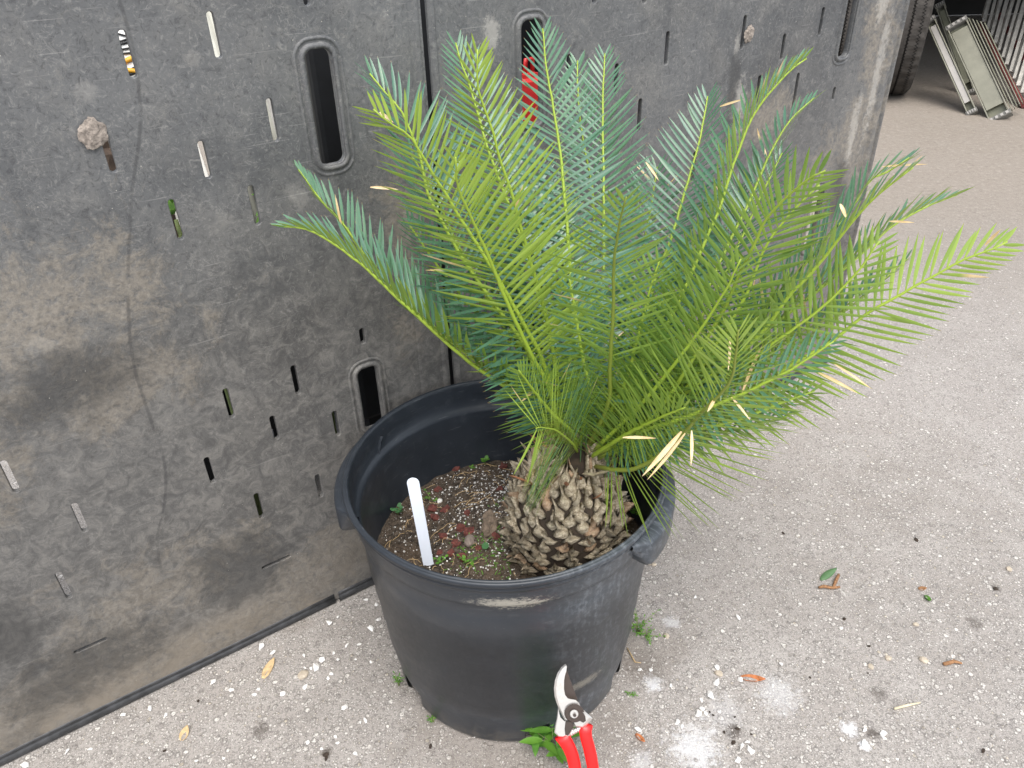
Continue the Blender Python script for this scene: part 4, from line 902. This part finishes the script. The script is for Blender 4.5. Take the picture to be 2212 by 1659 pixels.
x, y = Z6(32, 1308); flat_bit('bark_flake', x-10, y-10, x+10, y+8, .010, M_BARK, 'short orange bark flake just right of the secateur grips', 'bark', .1, .6)
x, y = Z6(1635, 453); flat_bit('bark_flake', x-8, y+2, x+8, y, .010, M_TWIG, 'small brown bark flake on the right side of the concrete', 'bark', .1, .6)
x, y = Z6(1668, 515); flat_bit('green_scrap', x-5, y-8, x+5, y+7, .012, M_WEED, 'small torn green leaf scrap far right on the concrete', 'leaf', .2, .5)
def stick(name, pts, r, mat, label, cat_):
    vs, fs = tube([gp(a, b, r+.0015) for a, b in pts], [r*.9]+[r]*(len(pts)-2)+[r*.5], 7); return tag(link(name, mesh(name, vs, fs), None, mat), label, cat_)
tw = empty('brown_twig', gp(1800, 1265)); tag(tw, 'forked reddish brown twig below the pale green leaf', 'twig')
for pts in ([Z6(1045, 453), Z6(1075, 446), Z6(1120, 455), Z6(1165, 450)], [Z6(1128, 450), Z6(1140, 420), Z6(1158, 380)]):
    vs, fs = tube([gp(a, b, .005)-tw.location for a, b in pts], [.0028, .0042, .0036, .0026][:len(pts)], 7); link('branch', mesh('branch', vs, fs), tw, M_TWIG)
stick('brown_twig', [Z6(1755, 888), Z6(1790, 880), Z6(1812, 872), Z6(1860, 884)], .0042, M_TWIG, 'short knobbly brown twig on the right side of the concrete', 'twig')
stick('straw_stick', [Z6(1475, 1142), Z6(1550, 1122), Z6(1622, 1107)], .0026, simple('pale_stick', (.62, .55, .38), .7, .1, 90, .2), 'straight pale straw stick at the lower right', 'stick')
stick('dry_straw', [(1355, 1400), (1372, 1430), (1385, 1432)], .0015, M_STRAW, 'thin dry straw beside the right foot of the pot', 'straw')
for k, (x, y, s) in enumerate([(*Z6(2052, 460), 1.3), (*Z6(1190, 632), 1.1), (*Z6(842, 142), 1), (*Z6(1330, 785), .8), (*Z6(1980, 1380), 1.1), (*Z6(1600, 180), 1.4), (*Z6(580, 1255), 1), (*Z6(560, 1335), 1.2), (*Z6(425, 1160), .6), (*Z6(445, 1178), .6), (*Z6(568, 1188), .6), (*Z6(508, 1275), .7), (*Z6(662, 1287), .6), (*Z3(1890, 1580), 1.4), (*Z3(1895, 1600), 1.1), (*Z3(1150, 1268), .9), (*Z3(958, 1555), .8), (930, 1612, 1.1), (*Z6(995, 965), .6), (*Z6(1325, 940), .5)]):
    o = link('dark_crumb', lump('dark_crumb', .0042*s, k*.9, 1, .6, (1.2, .8, .6)), None, M_CRUMB); o.location = gp(x, y, .002); o.rotation_euler = (0, 0, k); tag(o, 'small dark crumb of earth on the concrete', 'crumb', 'dark crumbs on the concrete')

# ------------------------------------------------------------------ secateurs leaning against the pot front
sec = empty('secateurs'); tag(sec, 'hand secateurs with red grips and steel jaws leaning upright against the pot front', 'secateurs')
# plane through the jaw tip (on the pot) sloping forward to the ground, parallel to image left-right
tipP = at_z(1220, 1437, .262); ybase = tipP[1]-.135; pn = _n(np.array([0, .262, -(tipP[1]-ybase)])); pn = _n([0, .262, -.135])
def sp(zx, zy, off=0.0):
    """detail-view pixel -> world on the secateurs plane (off towards the viewer)"""
    x = 2100*.5486+zx*(400/1400)*.5486; y = 2550*.5486+zy*(400/1400)*.5486; r = ray(x, y); p0 = tipP-pn*off; return C0+r*((p0-C0).dot(pn)/r.dot(pn))
sec.location = (float(sp(500, 1400)[0]), float(ybase), 0)
SL = np.array(sec.location)
def plate(name, poly, off0, off1, mat, dome=0.0):
    n_ = len(poly); c = np.mean(np.array(poly, float), axis=0); F_ = []; Bk = []; I = []
    vs = [sp(x, y, off0)-SL for x, y in poly]+[sp(x, y, off1)-SL for x, y in poly]+[sp(c[0]+(x-c[0])*.86, c[1]+(y-c[1])*.95, off1+dome)-SL for x, y in poly]
    fs = [(i, (i+1) % n_, (i+1) % n_+n_, i+n_) for i in range(n_)]+[(i+n_, (i+1) % n_+n_, (i+1) % n_+2*n_, i+2*n_) for i in range(n_)]
    me = mesh(name, vs, fs); bm = bmesh.new(); bm.from_mesh(me); bm.verts.ensure_lookup_table()
    f1 = bm.faces.new([bm.verts[2*n_+i] for i in range(n_)]); f2 = bm.faces.new([bm.verts[i] for i in range(n_)][::-1])
    bmesh.ops.triangulate(bm, faces=[f1, f2]); bmesh.ops.recalc_face_normals(bm, faces=bm.faces[:]); bm.to_mesh(me); bm.free()
    me.polygons.foreach_set('use_smooth', [False]*len(me.polygons)); return link(name, me, sec, mat)
plate('cutting_blade', [(448, 290), (470, 330), (500, 420), (540, 530), (585, 650), (610, 720), (600, 790), (520, 790), (450, 720), (410, 640), (405, 500), (420, 380)], -.010, -.004, M_DSTEEL)
plate('hook_jaw', [(440, 224), (456, 240), (446, 310), (425, 370), (412, 440), (410, 560), (428, 650), (470, 700), (520, 712), (590, 722), (628, 760), (655, 820), (720, 885), (780, 940), (815, 975), (760, 1040), (700, 1110), (600, 1095), (550, 1020), (440, 1010), (400, 940), (360, 860), (320, 760), (293, 670), (284, 560), (298, 450), (335, 345), (385, 270)], -.004, .004, M_STEEL, .003)
plate('tang', [(340, 820), (352, 900), (372, 960), (430, 1012), (520, 1020), (545, 1100), (505, 1225), (420, 1236), (345, 1228), (288, 1170), (300, 1080), (325, 960)], -.012, .003, M_STEEL, .003)
plate('lever', [(445, 1015), (530, 1015), (560, 1090), (520, 1150), (480, 1215), (440, 1200), (432, 1120)], .003, .007, M_DSTEEL, .001)
ring = [(565+138*math.cos(a), 905+128*math.sin(a)) for a in np.linspace(.5, 2*math.pi-.15, 22)]
plate('pivot_plate', ring+[(665, 860), (715, 945), (725, 1010), (690, 1035), (640, 1010)], .006, .010, M_DSTEEL, .001)
plate('pivot_bolt', [(563+62*math.cos(a), 915+62*math.sin(a)) for a in np.linspace(0, 2*math.pi, 13)[:-1]], .010, .014, M_STEEL, .002)
plate('bolt_pin', [(570+24*math.cos(a), 935+24*math.sin(a)) for a in np.linspace(0, 2*math.pi, 11)[:-1]], .015, .018, M_DSTEEL, .001)
for k in range(5):
    f_ = k/5; x0 = 500+160*f_; y0 = 1180-75*f_
    vs, fs = tube([sp(x0, y0, -.002)-SL, sp(x0+34, y0-16, -.002)-SL], [.0056-.0003*k, .0054-.0003*k], 10); link('spring_coil', mesh('spring_coil', vs, fs), sec, M_STEEL)
def grip(path, wds, thick=.016):
    vs = []; fs = []; m_ = 12; up = -pn
    P = [sp(x, y, .0)-SL for x, y in path]
    for i, p in enumerate(P):
        T = _n(P[min(i+1, len(P)-1)]-P[max(i-1, 0)]); S = np.cross(T, up); S = _n(S)
        for j in range(m_):
            a = 2*math.pi*j/m_; ca, sa = math.cos(a), math.sin(a); ca = math.copysign(abs(ca)**.8, ca); sa = math.copysign(abs(sa)**.7, sa)
            vs.append(p+S*ca*wds[i]+up*sa*thick*.5*(.8 if i in (0, len(P)-1) else 1))
    for i in range(len(P)-1):
        for j in range(m_): a = i*m_+j; b = i*m_+(j+1) % m_; fs.append((a, b, b+m_, a+m_))
    fs.append(tuple(range(m_))[::-1]); fs.append(tuple((len(P)-1)*m_+j for j in range(m_))); me = mesh('grip', vs, fs)
    return link('grip', me, sec, M_REDG)
# grips follow the photo down to the frame, then run on to the ground
gl = [(395, 1205), (430, 1270), (490, 1370), (535, 1480), (565, 1600), (585, 1720), (590, 1860), (560, 2000), (520, 2130)]
grip(gl, [.0145, .0125, .0118, .0115, .0112, .0108, .010, .0095, .007])
gr = [(740, 1060), (715, 1150), (730, 1250), (765, 1370), (795, 1500), (820, 1640), (835, 1780), (825, 1920), (790, 2060), (740, 2160)]
grip(gr, [.0105, .0112, .0108, .0108, .0108, .0105, .010, .0095, .009, .007])

# ------------------------------------------------------------------ upper right: trailer with tyre, metal channels, slatted rack
tr = empty('parked_trailer', gp(1940, 210)); tag(tr, 'dark underside and worn tyre of a parked trailer beyond the panels', 'trailer')
TL = np.array(tr.location)
def tyre(R, wd):
    prof = [(-.5, .60), (-.52, .80), (-.50, .93), (-.44, .975), (-.38, 1.0), (-.13, 1.0), (-.12, .975), (-.10, .975), (-.09, 1.0), (.09, 1.0), (.10, .975), (.12, .975), (.13, 1.0), (.38, 1.0), (.44, .975), (.50, .93), (.52, .80), (.5, .60)]
    n_ = 96; vs = []; fs = []; m_ = len(prof)
    for i in range(n_):
        for k, (x, r) in enumerate(prof):
            a = 2*math.pi*(i+.35*math.sin(k*2.2))/n_; rr = r*R-(.012*R if (i % 2 == 0 and .3 < abs(x) < .45 and r > .95) else 0); vs.append((x*wd, rr*math.cos(a), rr*math.sin(a)))
    for i in range(n_):
        for k in range(m_-1): a = i*m_+k; b = ((i+1) % n_)*m_+k; fs.append((a, a+1, b+1, b))
    return mesh('tyre', vs, fs, False)
def mat_tread():
    t = NT('worn_tread'); sx = t.n('SeparateXYZ'); t.l(t.coord(), sx.inputs[0]); ang = t.math('ARCTAN2', sx.outputs[2], sx.outputs[1])
    zig = t.math('MULTIPLY', t.math('PINGPONG', t.math('MULTIPLY', ang, 22), .5), .035)
    cell = t.math('PINGPONG', t.math('ADD', t.math('ADD', sx.outputs[0], zig), .02), .032)
    g_ = t.math('SUBTRACT', 1.0, t.ramp(cell, .002, .006)); n1 = t.noise(14, 5, .7)
    c = t.mix(t.ramp(n1, .3, .7), (.030, .027, .024), (.062, .056, .050)); c = t.mix(g_, c, (.010, .009, .008))
    return t.fin(c, .85, t.bump(t.math('SUBTRACT', 1.0, g_), 1.0, .01), .3)
R_ = .50
ty = link('tyre', tyre(R_, .30), tr, mat_tread()); ty.location = (-.03, .16, R_); ty.rotation_euler = (0, 0, math.radians(-22))
for dx in (-.36,):
    t2_ = link('tyre', ty.data, tr); t2_.location = (-.03+dx*math.cos(math.radians(22)), .16-dx*math.sin(math.radians(22)), R_); t2_.rotation_euler = ty.rotation_euler
vs, fs = tube([(-.75, .36, R_), (.02, .30, R_)], .07, 12); link('axle', mesh('axle', vs, fs), tr, M_UNDER)
link('trailer_shade_bed', box_mesh('trailer_shade_bed', (1.9, 2.0, 1.35), (5.6, 4.6, .5), None, .01), tr, M_UNDER)  # unseen box overhead, added to cast shade on the space below
link('chassis_beam', box_mesh('chassis_beam', (1.9, 3.2, .75), (5.6, .12, .68), None, .01), tr, M_UNDER)
link('dark_backdrop', box_mesh('dark_backdrop', (1.9, 4.0, .56), (5.6, .05, 1.1), None, .01), tr, M_UNDER)  # added near-black wall, closes off sky light leaking in under the trailer
link('inner_beam', box_mesh('inner_beam', (.30, 2.6, .62), (.14, 2.6, .45), None, .01), tr, M_UNDER)
tb = Vector(at_z(2100, 250)); 
def channel(x0, y0, x1, y1, wpx, label, flanges=0, face=M_ALU):
    """U channel leaning: foot at pixel (x1,y1) on the ground, running up to (x0,y0)"""
    foot = at_z(x1, y1); dist = np.linalg.norm(foot-C0); top = at_t(x0, y0, dist*1.055)
    root = empty('metal_channel', foot); tag(root, label, 'metal channel', 'pale metal channels leaning by the tyre')
    Zv = Vector(top-foot); L = Zv.length; Zv.normalize(); vw = Vector(C0-foot).normalized(); Yv = (vw-Zv*vw.dot(Zv)).normalized(); Xv = Yv.cross(Zv)
    mm = Matrix.Identity(4)
    for i in range(3): mm[i][0] = Xv[i]; mm[i][1] = Yv[i]; mm[i][2] = Zv[i]; mm[i][3] = foot[i]
    root.matrix_world = mm; wd = wpx/FPX*dist*1.0
    L *= 1.0; d = .05
    link('web', box_mesh('web', (0, -.02, L/2), (wd-.02, .008, L-.02), None, .002), root, M_ALUD)
    for s in (-1, 1): link('flange', box_mesh('flange', (s*(wd/2-.004), 0, L/2), (.008, d, L-.03), None, .002), root, M_ALU)
    link('face_plate', box_mesh('face_plate', (0, .012, L*.52), (wd-.022, .010, L*.80), None, .002), root, face)
    for z in (.015, L-.015):
        bm = bmesh.new(); bm_box(bm, (0, 0, z), (wd+.012, d+.018, .030)); f_ = from_bm('end_cap', bm); link('end_cap', f_, root, M_RUBBER)
        for k in range(4):
            link('cap_tooth', box_mesh('cap_tooth', (-wd/2+wd*(k+.5)/4, .036, z), (wd/8, .008, .018)), root, M_ALUW)
    for k in range(flanges): link('nested_flange', box_mesh('nested_flange', (-(wd/2+.012+.018*k), -.030-.022*k, L*.52), (.006, .04, L*(.95-.03*k)), None, .001), root, M_ALU if k % 2 else M_ALUD)
    return root
channel(2009, 42, 2102, 248, 15, 'narrow whitish metal channel leaning beside the tyre, left of the wide one', 0, M_ALUW)
channel(2066, 50, 2162, 258, 33, 'wide pale olive metal channel with nested flanges, right of the narrow one', 5)
channel(2030, 10, 2098, 205, 14, 'dull grey green channel leaning behind the narrow whitish one', 0, M_ALUD)
rk = empty('slatted_rack', gp(2215, 232)); tag(rk, 'dark red steel rack holding a row of grey slats at the right edge', 'rack')
RL = np.array(rk.location); d0_ = float(np.linalg.norm(at_z(2215, 232)-C0))
r0 = at_z(2214, 235); r1 = at_t(2118, 55, d0_*1.12); dirr = _n(r0-r1); r00 = r0+dirr*.0
def bar(name, a, b, wd, dp, mat, parent, L0, view=True):
    a, b = Vector(a), Vector(b); Zv = (b-a); L = Zv.length; Zv.normalize(); vw = (Vector(C0)-a).normalized(); Yv = (vw-Zv*vw.dot(Zv)).normalized(); Xv = Yv.cross(Zv); bm = bmesh.new(); bm_box(bm, (0, 0, L/2), (wd, dp, L)); bmesh.ops.bevel(bm, geom=bm.edges[:], offset=min(wd, dp)*.15, segments=1, affect='EDGES')
    mm = Matrix.Identity(4)
    for i in range(3): mm[i][0] = Xv[i]; mm[i][1] = Yv[i]; mm[i][2] = Zv[i]; mm[i][3] = a[i]-L0[i]
    bm.transform(mm); return link(name, from_bm(name, bm), parent, mat)
bar('frame_bar', r00, r1, .038, .05, M_REDM, rk, RL)
bar('frame_bar', r00+np.array([.20, .12, .05]), r1+np.array([.20, .12, .05]), .038, .05, M_REDM, rk, RL)
for k in range(13):
    f_ = k/12; x0 = 2119+98*f_; y0 = 52+185*f_; q = at_t(x0+6, y0-5, d0_*(1.12-.12*f_)*.992)
    x1 = x0+48+10*f_; y1 = y0-165
    q1 = at_t(x1, y1, d0_*(1.12-.12*f_)*1.05)
    bar('slat', q, q1, .022+.006*(k % 3 == 0), .012, M_SLAT, rk, RL)
    if k % 2 == 0: bar('slat', q+np.array([.05, .12, .02]), q1+np.array([.07, .12, .02]), .020, .012, M_SLAT, rk, RL)

# ------------------------------------------------------------------ labels that single out each small repeat, by its nearest landmark
def name_by_landmark(prefix, marks, what):
    items = [o for o in bpy.data.objects if o.parent is None and o.name.split('.')[0] == prefix]
    ords = ['nearest', 'second nearest', 'third nearest', 'fourth nearest', 'fifth nearest', 'sixth nearest', 'seventh nearest', 'eighth nearest', 'ninth nearest', 'tenth nearest', 'eleventh nearest', 'twelfth nearest', 'thirteenth nearest', 'fourteenth nearest', 'fifteenth nearest', 'sixteenth nearest', 'seventeenth nearest', 'eighteenth nearest']
    load = {k: [] for k in marks}
    for o in items: load[min(marks, key=lambda k: (o.location.xy-Vector(marks[k][:2])).length)].append(o)
    for k, lst in load.items():
        lst.sort(key=lambda o: (o.location.xy-Vector(marks[k][:2])).length)
        for i, o in enumerate(lst):
            size = what(o); o['label'] = '%s, %s to %s' % (size, ords[min(i, len(ords)-1)], k)
marks = {'the curled tan leaf': gp(573, 1442), 'the tan seed husk': gp(398, 1583), 'the big white powder patch': gp(1500, 1620), 'the orange bark flake': gp(1625, 1463), 'the lowest slot of the left panel': gp(300, 1500),
         'the left wall of the pot': gp(800, 1330), 'the weed at the pot foot': gp(1170, 1640), 'the feathery weed right of the pot': gp(1400, 1372), 'the bottom left corner of the photo': gp(40, 1659), 'the pale stick': gp(1960, 1523), 'the pale green fallen leaf': gp(1790, 1240), 'the dark crumbs near the bottom edge': gp(720, 1640), 'the panel foot left of the pot': gp(790, 1285)}
szw = lambda a, b, c: (lambda o: (a if o.scale.x > 1.15 else b if o.scale.x < .8 else c))
name_by_landmark('marble_chip', marks, szw('large white chip on concrete', 'tiny white chip on concrete', 'white chip on concrete'))
name_by_landmark('beige_pebble', marks, lambda o: 'rounded beige pebble'); name_by_landmark('dark_crumb', marks, lambda o: 'dark earth crumb')
name_by_landmark('lava_rock', {'the white tag': on_soil(926, 1180), 'the oval pebble': on_soil(1014, 1172), 'the trunk foot': on_soil(1090, 1140), 'the back edge of the soil': on_soil(1030, 1005), 'the white soil pebble': on_soil(950, 1082)}, lambda o: 'red lava rock on the soil')
